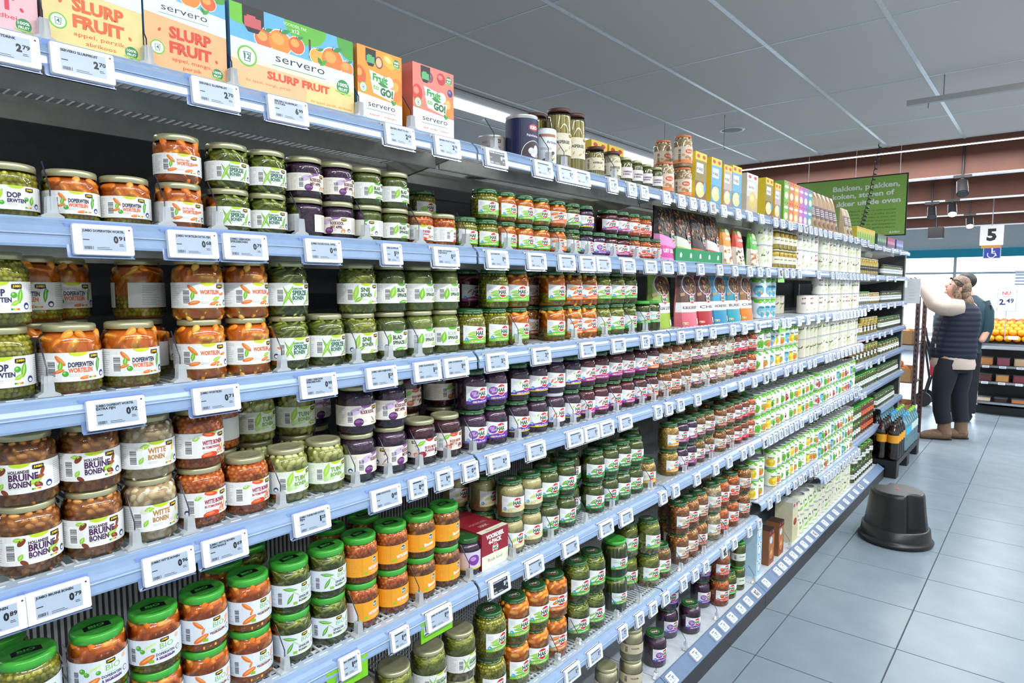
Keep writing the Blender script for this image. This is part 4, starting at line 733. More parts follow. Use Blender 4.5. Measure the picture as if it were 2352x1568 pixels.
# four-pack of cabbage jars in a printed sleeve
def four_pack():
    R = .0395; pr = jar_profile(R, .095, R * .84, .012, R * .45); parts = []
    sl = MB(); sl.box((-.16, -.024, 0), (.0005, .08, .099), P('8f2230', .4)); a = Art(); a.rect(0, 0, 104, 99, P('8f2230'), 1); a.rect(0, 0, 104, 38, P('e8e6cc'), 2)
    a.text('VOORDEEL', 52, 80, 11, WHITE, 4, al='C', w=70, bold=.05); a.text('4-PACK', 52, 65, 11, WHITE, 4, al='C', w=52, bold=.05); hak_logo(a, 52, 50, 11, 5); a.text('Rode kool', 52, 18, 9, P('4a5a3a'), 4, al='C', w=56, bold=0)
    lay(sl, a, flat_x(.0007, -.024, 0), 1e6); t = Art(); t.rect(0, 0, 104, 20, P('e8e6cc'), 1); t.text('Rode kool', 52, 5, 8, P('7a8a4a'), 2, al='C', w=50, bold=0); t.text('VOORDEEL', 52, 60, 10, P('b86a70'), 2, al='C', w=70, bold=.03); t.text('HAK', 52, 36, 12, P('c89a9a'), 2, al='C', w=34, bold=.04); lay(sl, t, flat_z(.0992, 0, -.024), 1e6)
    gb = MB(); gb.lathe(pr, GLASS, 28, cap=False); gm = gb.mesh('glass_jar'); cn = MB(); cn.lathe([(r * .95, z + .001) for r, z in pr[:-1]], mush_mat('cabbage'), 20); cm = cn.mesh('contents')
    ld = MB(); ld.lathe([(R * .84, .083), (R * .84, .094), (R * .78, .0955), (.001, .0955)], DARKLID, 28, cap=False); lm = ld.mesh('lid')
    A3 = Art(); A3.rect(-60, 0, 60, 46, P('cfc6d8'), 0); A3.rect(-60, 0, 60, 4, P('d8c22a'), 1); pic(A3, ('h', -10, 24, 16, 14, 0, '7a3a9a', 'b88acb'), 1); lb = MB(); lay(lb, A3, cyl(R + .0005, .016)); bm = lb.mesh('jar_label')
    for q in ((-.04, -.04, 0), (-.12, -.04, 0)): parts += [('glass_jar', gm, q), ('contents', cm, q), ('lid', lm, q), ('jar_label', bm, q)]
    parts.append(('sleeve', sl.mesh('sleeve'), 0))
    PROD['fourpack'] = dict(kind='multipack', W=.16, D=.16, H=.099, R=.08, words='four-pack of red cabbage jars in a crimson and cream sleeve', parts=parts)
four_pack()
# ------------------------------------------------------------ the setting: floor, ceiling, walls
CEIL = 2.94; YEDGE = 7.22; YEND = 19.0
TILE = M('floor_tile', (.215, .27, .315), .24, var=.05, scale=6, bump=.02, bscale=60, spec=.2)
GROUT = M('floor_grout', (.07, .075, .075), .8)
mb = MB(); mb.box((-9, -4, -.05), (5, YEND + 8, -.006), GROUT); floor = struct(link('floor', mb.mesh('floor')))
tx, ty, jn = .461, .449, .005
mb = MB(); q = .0012
mb.add([(jn / 2, jn / 2, -.012), (tx - jn / 2, jn / 2, -.012), (tx - jn / 2, ty - jn / 2, -.012), (jn / 2, ty - jn / 2, -.012),
        (jn / 2, jn / 2, -q), (tx - jn / 2, jn / 2, -q), (tx - jn / 2, ty - jn / 2, -q), (jn / 2, ty - jn / 2, -q),
        (jn / 2 + q, jn / 2 + q, 0), (tx - jn / 2 - q, jn / 2 + q, 0), (tx - jn / 2 - q, ty - jn / 2 - q, 0), (jn / 2 + q, ty - jn / 2 - q, 0)],
       [(i, (i + 1) % 4, 4 + (i + 1) % 4, 4 + i) for i in range(4)] + [(4 + i, 4 + (i + 1) % 4, 8 + (i + 1) % 4, 8 + i) for i in range(4)] + [(8, 9, 10, 11)], TILE)
tile_me = mb.mesh('tile')
for i in range(-3, 6):
    for j in range(0, 30):
        link('tile', tile_me, floor, (i * tx + .0, 3.194 + (j - 4) * ty, 0))
mb = MB()                                                     # the paving goes on out of view and far off, tile by tile in one piece
for i in range(-19, 11):
    for j in range(-16, 52):
        if -3 <= i < 6 and 0 <= j < 30: continue
        mb.box((i * tx + jn / 2, 3.194 + (j - 4) * ty + jn / 2, -.012), ((i + 1) * tx - jn / 2, 3.194 + (j - 3) * ty - jn / 2, 0), TILE)
stuff(link('far_tiles', mb.mesh('far_tiles'), floor))

PANEL = M('ceiling_panel', (.67, .635, .60), .85, var=.03, scale=300, bump=.15, bscale=500)
TBAR = M('ceiling_grid_bar', (.70, .72, .75), .22, .1)
mb = MB(); mb.box((-9, -4, CEIL + .03), (5, YEDGE, CEIL + .08), M('plenum', (.2, .2, .2), .9)); ceiling = struct(link('ceiling', mb.mesh('ceiling')))
px, py, bar = .600, 1.207, .024; X0, Y0 = -.715, 2.565
mb = MB(); mb.box((.002, .002, 0), (px - .002, py - .002, .015), PANEL); panel_me = mb.mesh('ceiling_panel')
LAMPCOL = -5                                                  # panel column left out for the light line
gridx = [X0 + i * px for i in range(-10, 9)]; gridy = [Y0 + j * py for j in range(-5, 4)]
GAP = .17
for i in range(-10, 8):
    for j in range(-5, 4):
        x, y = X0 + i * px, Y0 + j * py
        if y + py > YEDGE + .02: continue
        link('ceiling_panel', panel_me, ceiling, (x, y, CEIL))
mb = MB(); mb.box((.002, .002, 0), (px - .002, YEDGE - gridy[-1] - py * 0 - .002, .015), PANEL); cut_me = mb.mesh('ceiling_panel')
for i in range(-10, 8): link('ceiling_panel', cut_me, ceiling, (X0 + i * px, gridy[-1], CEIL)) if gridy[-1] < YEDGE else None
mb = MB(); mb.box((-bar / 2, -4, -.004), (bar / 2, YEDGE, .004), TBAR); bar_me = mb.mesh('grid_bar')
for x in gridx: link('grid_bar', bar_me, ceiling, (x, 0, CEIL))
mb = MB(); mb.box((-9, -.004, -.002), (5, .004, .003), TBAR); cross_me = mb.mesh('cross_bar')
for y in gridy:
    if y < YEDGE: link('cross_bar', cross_me, ceiling, (0, y, CEIL))
WALL = M('white_wall', (.75, .75, .74), .8)
def wall(name, a, b, m=WALL): mb = MB(); mb.box(a, b, m); return struct(link(name, mb.mesh(name)))
wall('wall_left', (-9.2, -4.2, 0), (-9, YEND, 4.4)); wall('wall_right', (5, -4.2, 0), (5.2, YEND, 4.4)); wall('wall_back', (-9, -4.2, 0), (5, -4, 4.4))
wall('ceiling_upper', (-9, YEDGE + .05, 3.06), (5, YEND, 3.1), M('upper_ceiling', (.85, .86, .88), .8))
wall('trim_1', (-9, YEDGE, CEIL - .045), (5, YEDGE + .05, 3.06), M('brown_trim', (.16, .055, .03), .5))
# brown timber beams across the hall
BEAM = M('timber_beam', (.12, .032, .014), .5, var=.12, scale=5)
for i, y in enumerate((8.3, 10.55, 12.8, 15.2)):
    mb = MB(); mb.box((-9, -.06, -.30), (5, .06, 0), BEAM); b = struct(link('trim_%d' % (i + 2), mb.mesh('trim'), None, (0, y, 3.06)))
    mb = MB(); mb.box((-9, -.062, -.312), (5, .062, -.3), WHITEP); link('edge_strip', mb.mesh('edge_strip'), b)
# glazed shop front
FR = M('front_frame', (.55, .62, .66), .4)
for n, (a, b) in enumerate((((-9, YEND, 0), (5, YEND + .1, .25)), ((-9, YEND, 2.5), (5, YEND + .1, 4.4)))): wall('wall_front_%s' % ('low' if n == 0 else 'high'), a, b, FR if n == 0 else WALL)
for n, x in enumerate((-8, -5.6, -3.2, -1.9, .5, 2.9)):
    mb = MB(); w = (1.25 if x == -3.2 else 2.3); mb.box((x, YEND + .02, .25), (x + w, YEND + .03, 2.5), WINDOW); o = struct(link('window_%d' % (n + 1), mb.mesh('window')))
    f = MB(); f.box((x - .06, YEND - .02, .25), (x, YEND + .1, 2.5), FR); f.box((x, YEND - .02, 1.9), (x + w, YEND + .08, 1.95), FR); link('window_frame', f.mesh('window_frame'), o)
mb = MB(); mb.box((-9, YEND - .1, 2.30), (5, YEND - .03, 2.5), M('teal_band', (.02, .42, .58), .4)); tag(link('teal_fascia', mb.mesh('teal_fascia')), 'long teal band running above the far shop windows', 'fascia')

# ------------------------------------------------------------ lamps
TUBE = M('lamp_diffuser', (1, 1, 1), .4, var=0, emit=5)
HOUSE = M('lamp_housing', (.62, .62, .62), .4)
def light_line(name, x, y0, y1, z, label, watt, w=.10, hang=False, group=None):
    t = thing(name, label, 'ceiling light', (x, y0, z), 0, group); L = y1 - y0
    mb = MB(); mb.prism([(-w / 2 - .15, .0), (-w / 2 - .145, -.014), (-w / 2, -.004), (w / 2, -.004), (w / 2 + .145, -.014), (w / 2 + .15, .0)], 0, L, HOUSE); part('housing', mb, t)
    mb = MB(); mb.box((-w / 2, .02, -.012), (w / 2, L - .02, -.0045), TUBE); part('diffuser', mb, t)
    n = max(1, round(L / 2.2))
    for k in range(n):
        ld = bpy.data.lights.new('lamp_glow', 'AREA'); ld.shape = 'RECTANGLE'; ld.size = w; ld.size_y = L / n * .95; ld.energy = watt * L / n; ld.color = (.93, .97, 1)
        o = link('lamp_glow', ld, t, (0, L * (k + .5) / n, -.02))
    return t
light_line('light_line', -3.42, -2.5, 6.6, CEIL - .006, 'long white light line in the ceiling behind the shelving', LAMP_W, .16)
light_line('light_line', .75, -2.5, 6.6, CEIL - .006, 'long white light line in the ceiling over the walkway', LAMP_W * 2.5)
light_line('light_line', 2.6, -2.5, 6.6, CEIL - .006, 'long white light line in the ceiling beyond the walkway', LAMP_W)
for y, lb in ((7.75, 'fluorescent strip crossing behind the ceiling edge'), (9.5, 'fluorescent strip crossing between the first two timber beams'), (11.7, 'fluorescent strip crossing before the third timber beam'), (13.7, 'fluorescent strip crossing before the last timber beam')):
    t = thing('cross_light', lb, 'ceiling light', (0, y, 2.99)); mb = MB(); mb.box((-6, -.09, 0), (3, .09, .05), HOUSE); part('housing', mb, t)
    mb = MB(); mb.box((-5.9, -.05, -.012), (2.9, .05, 0), TUBE); part('diffuser', mb, t)
    for x in (-4.5, -1.5, 1.5):
        ld = bpy.data.lights.new('lamp_glow', 'AREA'); ld.shape = 'RECTANGLE'; ld.size = 2.6; ld.size_y = .18; ld.energy = 55; o = link('lamp_glow', ld, t, (x, 0, -.03))

# ------------------------------------------------------------ the shelving
JO = [.10, 1.14, 2.16, 3.19, 4.27, 5.31, 6.33, 7.35]
BAY = ['first bay, gold lids', 'second bay, green lids', 'third bay, brown beans', 'fourth bay, cans', 'fifth bay, cans', 'sixth bay, pickles', 'end bay, pickles']
Z6 = {i: (1.937, 1.694, 1.441, 1.184, .860, .462) for i in range(3)}
Z6[3] = (1.937, 1.694, 1.441, 1.184, .860, .525); Z6[4] = (1.937, 1.694, 1.441, 1.184, .860, .405)
Z6[5] = (1.937, 1.694, 1.461, 1.22, 1.005, .78, .405); Z6[6] = (1.937, 1.694, 1.461, 1.22, 1.005, .78, .535)
XR = [-1.065] * 5 + [-1.115] * 2                       # front of the rails
XB = -1.56; DECK = .108
ORD = ['top', 'second', 'third', 'fourth', 'fifth', 'sixth', 'seventh']
def shelf_meshes(L, depth):
    wire = MB(); n = int(L / .0158)
    for k in range(n):
        y = .01 + k * (L - .02) / (n - 1); wire.prism([(-depth, -.0035), (-.038, -.0035), (-.038, 0), (-depth, 0)], y - .0016, y + .0016, WIRE)
    for x in (-.06, -.17, -.29, -.4): wire.prism([(x - .002, -.0075), (x + .002, -.0075), (x + .002, -.0035), (x - .002, -.0035)], .003, L - .003, WIRE)
    rail = MB(); pr = [(-.042, .001), (-.042, -.003), (-.016, -.004), (-.006, -.012), (-.004, -.038), (-.001, -.0395), (.0, -.036), (-.0012, -.026), (-.0008, -.0235), (-.0004, -.017), (-.0035, -.0105), (-.0095, -.0045), (-.0155, -.0005), (-.0165, .0022), (-.018, .0022), (-.0185, .001)]
    rail.prism(pr, .002, L - .002, RAIL)
    ledge = MB(); ledge.box((-.041, .002, .0011), (-.0187, L - .002, .0017), M('ledge_plastic', (.46, .56, .68), .22, var=.03, coat=.5))
    k = .02
    while k < L - .03: ledge.box((-.031, k, .0018), (-.029, k + .02, .0024), WHITEP); k += .034
    highlight = MB(); highlight.prism([(-.0015, -.0222), (.001, -.0222), (.0014, -.021), (-.0005, -.0203)], .002, L - .002, M('rail_highlight', (.5, .6, .74), .12, coat=1))  # paler than the rail: its highlight is put into this strip's colour
    beam = MB(); beam.prism([(-.14, -.01), (-.14, -.045), (-.136, -.045), (-.136, -.01)], .004, L - .004, BEAMG); beam2 = MB(); beam2.prism([(-.33, -.01), (-.33, -.05), (-.326, -.05), (-.326, -.01)], .004, L - .004, BEAMG)
    br = MB(); br.prism([(-depth, -.006), (-depth, -.075), (-depth + .05, -.075), (-.05, -.02), (-.05, -.006)], .0005, .0030, BEAMG)
    br2 = MB(); br2.prism([(-depth, -.006), (-depth, -.075), (-depth + .05, -.075), (-.05, -.02), (-.05, -.006)], L - .0030, L - .0005, BEAMG)
    return [('wire_deck', wire), ('price_rail', rail), ('clear_ledge', ledge), ('rail_highlight', highlight), ('cross_beam', beam), ('cross_beam', beam2), ('bracket', br), ('bracket', br2)]
_sm = {}
for b in range(7):
    L = JO[b + 1] - JO[b] - .004; depth = XR[b] - XB - .02; k = (round(L, 3), round(depth, 3))
    if k not in _sm: _sm[k] = [(n, m.mesh(n)) for n, m in shelf_meshes(L, depth)]
    for r, z in enumerate(Z6[b]):
        t = thing('wire_shelf', '%s wire shelf with blue price rail in the %s' % (ORD[r], BAY[b]), 'shelf', (XR[b], JO[b] + .002, z), 0, 'wire shelves of the long shelving')
        for n, me in _sm[k]:
            o = link(n, me, t)
            if n == 'wire_deck': stuff(o)
# back panel, uprights and base
mb = MB(); mb.box((XB - .03, JO[0], 0), (XB - .012, JO[-1], 1.98), BACKP)
t = thing('shelving_frame', 'dark back panel and base of the long shelving', 'shelving', (0, 0, 0)); part('back_panel', mb, t)
RIB = M('ribbed_panel', (.42, .40, .37), .4, .3)
mb = MB()
for k in range(int((JO[3] - JO[0]) / .012)):
    y = JO[0] + k * .012; mb.box((XB - .012, y, .1), (XB - .008, y + .006, 1.16), RIB)
stuff(part('panel_ribs', mb, t))
t2 = thing('end_cheek', 'dark upright panel closing the far end of the long shelving', 'panel', (0, JO[-1] + .018, 0)); mb = MB(); mb.box((XB - .01, 0, 0), (-1.16, .016, 1.9), BACKP); part('panel_board', mb, t2); mb = MB(); mb.box((-1.16, 0, 0), (-1.15, .016, 1.9), BEAMG); part('panel_edge', mb, t2)
for y in JO:
    mb = MB(); mb.box((XB - .012, y - .015, 0), (XB + .02, y + .015, 1.99), BEAMG)
    for k in range(60): mb.box((XB + .02, y - .003, .15 + k * .03), (XB + .0205, y + .003, .165 + k * .03), BLACK)
    part('upright', mb, t)
DKW = M('deck_white', (.60, .64, .68), .35)
for b in range(6):
    y0, y1 = JO[b] + .002, (JO[b + 1] if b < 5 else 6.07) - .002
    u = thing('base_deck', 'base deck with sloping price strip in the %s' % BAY[b], 'shelf', (-1.03, y0, 0), 0, 'base decks of the long shelving'); L = y1 - y0
    mb = MB(); mb.prism([(-.05, 0), (0, 0), (0, .078), (-.05, .078)], 0, L, M('black_plinth', (.03, .032, .035), .5)); part('plinth', mb, u)
    mb = MB(); mb.box((-.51, 0, DECK - .02), (-.052, L, DECK), DKW); part('deck', mb, u)
    mb = MB(); mb.prism([(.002, .078), (.003, .083), (-.047, DECK + .008), (-.052, DECK + .008), (-.052, DECK - .02), (-.02, .078)], 0, L, M('base_strip', (.13, .20, .32), .55, var=.05, spec=.3)); part('price_strip', mb, u)
# ------------------------------------------------------------ goods on the shelves
SHN = ['top shelf', 'second shelf', 'third shelf', 'fourth shelf', 'fifth shelf', 'sixth shelf', 'seventh shelf', 'base deck']
NAMES = {'can': 'food_can', 'box': 'food_box', 'pouch': 'food_pouch', 'multipack': 'jar_multipack'}
KINDS = (('tomato', 'tomato_bean_jar'), ('brown beans', 'brown_bean_jar'), ('string beans', 'string_bean_jar'), ('white beans', 'white_bean_jar'), ('broad', 'broad_bean_jar'), ('peas with carrots', 'pea_carrot_jar'), ('chickpeas', 'chickpea_jar'), ('marrowfat', 'marrowfat_pea_jar'), ('green beans', 'green_bean_jar'), ('carrots', 'carrot_jar'), ('peas', 'pea_jar'), ('cabbage', 'red_cabbage_jar'), ('beet', 'beetroot_jar'), ('spinach', 'spinach_jar'), ('asparagus', 'asparagus_jar'), ('mushroom', 'mushroom_jar'), ('gherkin', 'gherkin_jar'), ('olives', 'olive_jar'))
def kind_name(p):
    if p['kind'] in NAMES: return NAMES[p['kind']]
    for k, n in KINDS:
        if k in p['words']: return n
    return 'food_jar'
_rr = random.Random(11)
PLACED = {}; GOODS = []
def put(key, x, y, z, rot, where, row):
    p = PROD[key]; art = {'jar': 'jar of ', 'can': '', 'box': '', 'pouch': '', 'multipack': ''}[p['kind']]
    lb = (art + p['words'] + ', ' + (where + ', ' if where else '') + SHN[row]).strip()
    for a_, b_ in ((' slanted', ''), (' under a ', ', '), (' under ', ', '), (' of a stack', ''), (' with yellow stripe', ' yellow striped'), (' with carrots on top', ' and carrots'), ('organic ', 'bio '), (' with leafy print', ''), (' with crossed bean pods', ' crossed pods')):
        if len(lb.split()) > 16: lb = lb.replace(a_, b_)
    o = thing(kind_name(p), lb, p['kind'], (x, y, z), rot, (p['words'].split(' under')[0].split(' with')[0] + ' on the ' + SHN[row]))
    GOODS.append(dict(o=o, row=row, x=x, y=y, z=z, key=key, lb=lb))
    for n, me, dz in p['parts']:
        c = link(n, me, o, dz if isinstance(dz, tuple) else (0, 0, dz))
        if n == 'contents' and p['kind'] == 'jar': stuff(c)
    return o
def stack(uR, key, n=1, row=0, b=None, Y=None, dx=0, rot=(), up=None, jit=9):
    """a stack of n alike; uR is the column of its right outline in the photograph"""
    p = PROD[key]; zs = None
    for bay in range(7):
        zz = DECK if row == 7 else (Z6[bay][row] if row < len(Z6[bay]) else None)
        if zz is None: continue
        xf = (-1.107 if bay < 5 else -1.157) if row < 7 else -1.105
        if p['kind'] in ('jar', 'can'):
            y = Y if Y is not None else Yjar(uR, p['R'], xf + dx - p['R'], zz + p['H'] / 2); x = xf + dx - p['R']
        else:
            y = Y if Y is not None else Yu(uR, xf + dx, zz + p['H'] / 2) - p['W'] / 2; x = xf + dx
        if JO[bay] <= y < JO[bay + 1]: zs = zz; break
    if zs is None: return
    hw = p['W'] / 2 if 'W' in p else p['R']; dp = p['D'] if 'D' in p else 2 * p['R']; rnd_ = 'W' not in p; xc = x if rnd_ else x - dp / 2
    for _ in range(40):
        hit = None
        for (ox, oy, ohw, odp, orn, _k) in PLACED.setdefault(row, []):
            if rnd_ and orn: d_ = math.hypot(xc - ox, y - oy); bad = d_ < hw + ohw + .0009
            else: bad = abs(y - oy) < hw + ohw + .0006 and abs(xc - ox) < dp / 2 + odp / 2 + .0006
            if bad: hit = (ox, oy, ohw, odp, orn); break
        if not hit: break
        ox, oy, ohw, odp, orn = hit
        if dx < -.005: x -= .006; xc -= .006
        elif rnd_ and orn: s_ = hw + ohw + .001; y = oy + math.sqrt(max(1e-6, s_ * s_ - (xc - ox) ** 2))
        else: y = oy + hw + ohw + .001
    if xc - dp / 2 < XB: return
    PLACED[row].append((xc, y, hw, dp, rnd_, key))
    for k in range(n):
        kk = up if (up and k == n - 1 and n > 1) else key; r = rot[k] if k < len(rot) and rot[k] is not None else ((_rr.uniform(-12, 12) - 31 - 9 * (y - 1.2)) if kk.startswith(('h_', 'haricot')) else (_rr.uniform(-30, 25) - 42) if p['kind'] == 'can' and y > 3 else (_rr.uniform(-jit, jit) - (38 if y > 1.2 else 4)) if p['kind'] in ('jar', 'can') else 0)
        where = ('lower of a stack' if k == 0 else 'upper of a stack') if n == 2 else ('' if n == 1 else ('bottom', 'middle', 'top')[min(k, 2)] + ' of three')
        if dx < -.05: where = (where + ' behind').strip()
        put(kk, x, y, zs + k * (p['H'] + .0004), math.radians(r), where, row)
def run(y0, y1, keys, n, row, gap=.002, dx=0):
    y = y0; i = 0
    while True:
        k = keys[i % len(keys)]; w = PROD[k]['W'] if 'W' in PROD[k] else 2 * PROD[k]['R']
        if y + w > y1: break
        nn = n if isinstance(n, int) else n[i % len(n)]
        stack(None, k, nn, row, Y=y + w / 2, dx=dx); y += w + gap; i += 1
S = stack
# top shelf
for u, k in ((82, 'slurpPink'), (325, 'slurpYellow'), (519, 'slurpOrange'), (812, 'slurpBig'), (923, 'togoOrange'), (1042, 'togoRed')): S(u, k, 1, 0)
S(1160, 'cangrey', 1, 0, dx=-.07); S(1118, 'cangrey', 1, 0, dx=-.25)
for u, k in ((1232, 'cannavy'), (1278, 'canartichoke'), (1312, 'aspTall'), (1343, 'aspTall'), (1388, 'aspMid'), (1427, 'aspPieces'), (1453, 'mushr'), (1477, 'mushr'), (1499, 'mushrS'), (1522, 'mushrS')): S(u, k, 1, 0)
S(1257, 'aspTall', 1, 0, dx=-.085); S(1356, 'aspMid', 1, 0, dx=-.07)
S(1548, 'beansO', 1, 0); S(1589, 'beansO', 2, 0); S(1542, 'beansO', 2, 0, dx=-.1)
for u, k in ((1617, 'pureeY'), (1657, 'pureeB'), (1681, 'pureeP'), (1740, 'pureeW'), (1775, 'pureeY'), (1793, 'pureeP')): S(u, k, 1, 0)
S(None, 'pureeB', 1, 0, Y=2.86); S(None, 'pureeY', 1, 0, Y=2.05, dx=-.2); S(None, 'pureeY', 1, 0, Y=2.17, dx=-.2)
y = 3.5
for i in range(6): S(None, 'grain%d' % i, 2, 0, Y=y + .041); y += .0845
y += .02
run(4.07, 4.68, ['bagBrown'], 1, 0); run(4.86, 5.08, ['bagTan'], 1, 0); run(5.34, 6.0, ['packYellow'], 1, 0); run(6.06, 6.45, ['packGreen'], 1, 0); run(6.47, 6.86, ['packRed'], 1, 0); run(6.88, 7.26, ['packBlue'], 1, 0)
# second shelf
for u, k, n in ((90, 'peasS', 1), (229, 'dwS', 1), (346, 'dwS', 1), (466, 'carrotS', 2), (575, 'sperzieS', 2), (660, 'sperzieS', 2)): S(u, k, n, 1)
S(744, 'cabbageS', 2, 1, rot=(140, -2)); S(814, 'cabbageS', 2, 1, rot=(-42, 4)); S(878, 'spinachS', 2, 1, rot=(-48, 5)); S(940, 'spinachS', 2, 1); S(993, 'tomatoS', 1, 1, rot=(-25,)); S(1036, 'tomatoS', 1, 1, rot=(25,))
S(1002, 'h_peasS', 2, 1, dx=-.14); S(390, 'carrotS', 1, 1, dx=-.09)
for u, k, n in ((1097, 'peas', 1), (1145, 'peas', 2), (1183, 'dw', 2), (1227, 'dw', 2), (1263, 'dw', 2), (1301, 'carrot', 2), (1329, 'beans', 2), (1360, 'cabbageapple', 2), (1390, 'cabbage', 1), (1418, 'beet', 2), (1445, 'beet', 2), (1470, 'tomato', 2), (1496, 'tomato', 2), (1519, 'tomato', 1)): S(u, 'h_' + k + 'S', n, 1)
for u, k in ((1548, 'ovenPink'), (1590, 'ovenLime'), (1624, 'ovenOrange'), (1659, 'ovenRed'), (1693, 'lentilOrange'), (1720, 'lentilRed'), (1752, 'lentilGreen')): S(u, k, 1, 1)
run(3.23, 3.42, ['canwhite'], 2, 1); run(3.43, 3.80, ['corn'], 2, 1); run(3.81, 4.26, ['cankidney', 'canwhite'], 2, 1); run(4.29, 5.29, ['canwhite', 'canwhite', 'candark'], 2, 1)
run(5.34, 6.2, ['yellowp'], 1, 1, .012); run(6.36, 7.3, ['capers'], 1, 1)
t = thing('display_tray', 'green cardboard display tray with white icons in front of the oven meal bags', 'tray', (-1.1065, 2.26, Z6[2][1] + .0005)); mb = MB(); mb.box((0, 0, 0), (.004, .44, .05), P('1f8a55', .6)); A = Art()
for k in range(5): A.ell(50 + k * 88, 24, 9, 12, P('dfeee4'), 1); A.rect(45 + k * 88, 12, 55 + k * 88, 18, P('1f8a55', .6), 2)
lay(mb, A, flat_x(.0041, 0, 0), 1e6); part('tray_front', mb, t)
for y_ in (0, .438): mb = MB(); mb.box((.004, y_, 0), (.0058, y_ + .002, .05), P('176a42', .6)); part('tray_flap', mb, t)
# third shelf
for u, k, n in ((80, 'peasM', 2), (235, 'dwM', 1), (363, 'dwM', 1), (519, 'carrotM', 2), (606, 'carrotM', 2), (692, 'sperzieM', 2), (778, 'sperzieM', 1), (863, 'snijM', 2), (933, 'spinachM', 2), (994, 'creamspinachM', 2), (1054, 'creamspinachM', 2)): S(u, k, n, 2)
for u, k, n, r in ((150, 'dwM', 2, -30), (245, 'dwM', 2, 0), (385, 'dwM', 2, 120), (700, 'sperzieM', 2, 0)): S(u, k, n, 2, dx=-.1, rot=(r, r))
for u, k, n in ((1115, 'peas', 1), (1168, 'peas', 2), (1215, 'dw', 2), (1298, 'dw', 2), (1338, 'carrot', 2), (1371, 'carrot', 2), (1404, 'snij', 2), (1435, 'snij', 2), (1462, 'beans', 2)): S(u, 'h_' + k + 'M', n, 2)
S(1104, 'h_beetM', 2, 2, dx=-.1); S(1246, 'h_brownM', 2, 2, dx=-.09)
S(1494, 'haricotS', 1, 2); S(1517, 'haricotS', 1, 2)
S(1556, 'mealGreen', 1, 2, dx=-.04)
for u, k in ((1600, 'mealPink'), (1634, 'mealRed'), (1672, 'mealBlue'), (1703, 'mealTeal'), (1737, 'mealOrange')): S(u, k, 1, 2)
run(3.23, 3.5, ['canblue'], 2, 2); run(3.6, 4.0, ['candark'], 1, 2, dx=-.12); run(4.0, 4.26, ['cankidney'], 1, 2); run(4.29, 5.29, ['cankidney', 'canwhite', 'candark', 'cankidney'], 2, 2)
run(5.34, 5.9, ['onions'], 1, 2); run(5.92, 6.3, ['dill'], 1, 2); run(6.36, 7.3, ['capers'], 1, 2)
# fourth shelf
S(143, 'brownM', 2, 3, rot=(0, -25))
for u, k, n in ((281, 'brownM', 2), (406, 'whiteM', 2), (497, 'tomatoM', 2), (612, 'tomatoM', 1), (705, 'broadM', 1), (790, 'broadM', 1), (858, 'cabbageM', 2), (935, 'cabbageappleM', 2), (1003, 'beetM', 1), (1050, 'beetonionM', 1)): S(u, k, n, 3, rot=(20 if k in ('cabbageM', 'cabbageappleM') else None,))
for u, k, n, r in ((130, 'brownM', 2, 10), (553, 'tomatoM', 2, -110), (642, 'broadM', 2, 8), (727, 'broadM', 2, -10), (790, 'cabbageM', 2, 15), (968, 'beetonionM', 2, 0), (1046, 'beetonionM', 2, 20)): S(u, k, n, 3, dx=-.09, rot=(r, r))
for u, k, n in ((1118, 'cabbage', 2), (1164, 'cabbage', 2), (1216, 'cabbageapple', 2), (1258, 'cabbageapple', 2), (1298, 'cabbagelight', 2), (1334, 'cabbageapple', 2), (1367, 'beet', 2), (1394, 'beet', 2), (1429, 'beet', 2), (1458, 'beet', 2), (1486, 'beet', 2), (1512, 'beetonion', 2), (1543, 'brown', 2), (1565, 'brown', 2), (1588, 'brown', 2), (1612, 'kapu', 2), (1629, 'white', 2), (1647, 'kapu', 2), (1667, 'white', 2), (1686, 'white', 2), (1701, 'chili', 2), (1717, 'chili', 2), (1737, 'tomato', 2)): S(u, 'h_' + k + 'M', n, 3)
run(3.23, 3.32, ['canpeas'], 2, 3); run(3.33, 3.9, ['cancarrot', 'canblue', 'cancorn'], 2, 3); run(3.94, 4.26, ['candark'], 2, 3); run(4.29, 5.29, ['candark', 'canwhite', 'canwhite'], 2, 3)
run(5.34, 5.6, ['onions'], 1, 3); run(5.62, 6.3, ['dill', 'yellowp'], 1, 3); run(6.36, 7.3, ['olives'], 1, 3)
# fifth shelf
for u, k in ((150, 'biopeas'), (300, 'biodw'), (421, 'biodw'), (525, 'biocarrot'), (626, 'biocarrot'), (716, 'biobeans'), (797, 'biobeans'), (869, 'biotomato'), (938, 'biotomato'), (1000, 'biobrown'), (1056, 'biobrown')): S(u, k, 2, 4, up=('biodw' if u == 421 else None))
for u, k in ((80, 'biopeas'), (567, 'biocarrot'), (642, 'biobeans'), (800, 'biotomato'), (876, 'biobrown')): S(u, k, 2, 4, dx=-.092)
S(1152, 'fourpack', 1, 4)
S(1204, 'h_endiveM', 2, 4, up='h_endiveM'); S(1246, 'h_endiveM', 2, 4); S(1141, 'h_endiveM', 2, 4, dx=-.09); S(1085, 'h_endiveM', 2, 4, dx=-.16)
for u, k, n in ((1283, 'spinach', 2), (1323, 'spinach', 2), (1388, 'spinach', 2), (1421, 'spinach', 2), (1449, 'spinach', 2), (1477, 'spinach', 2), (1506, 'chick', 1), (1558, 'chick', 2), (1581, 'darkbean', 2), (1598, 'darkbean', 2), (1618, 'kapu', 2), (1641, 'kapu', 2), (1668, 'brown', 2), (1687, 'brown', 2), (1705, 'chili', 2), (1720, 'chili', 2), (1734, 'tomato', 2)): S(u, 'h_' + k + 'M', n, 4)
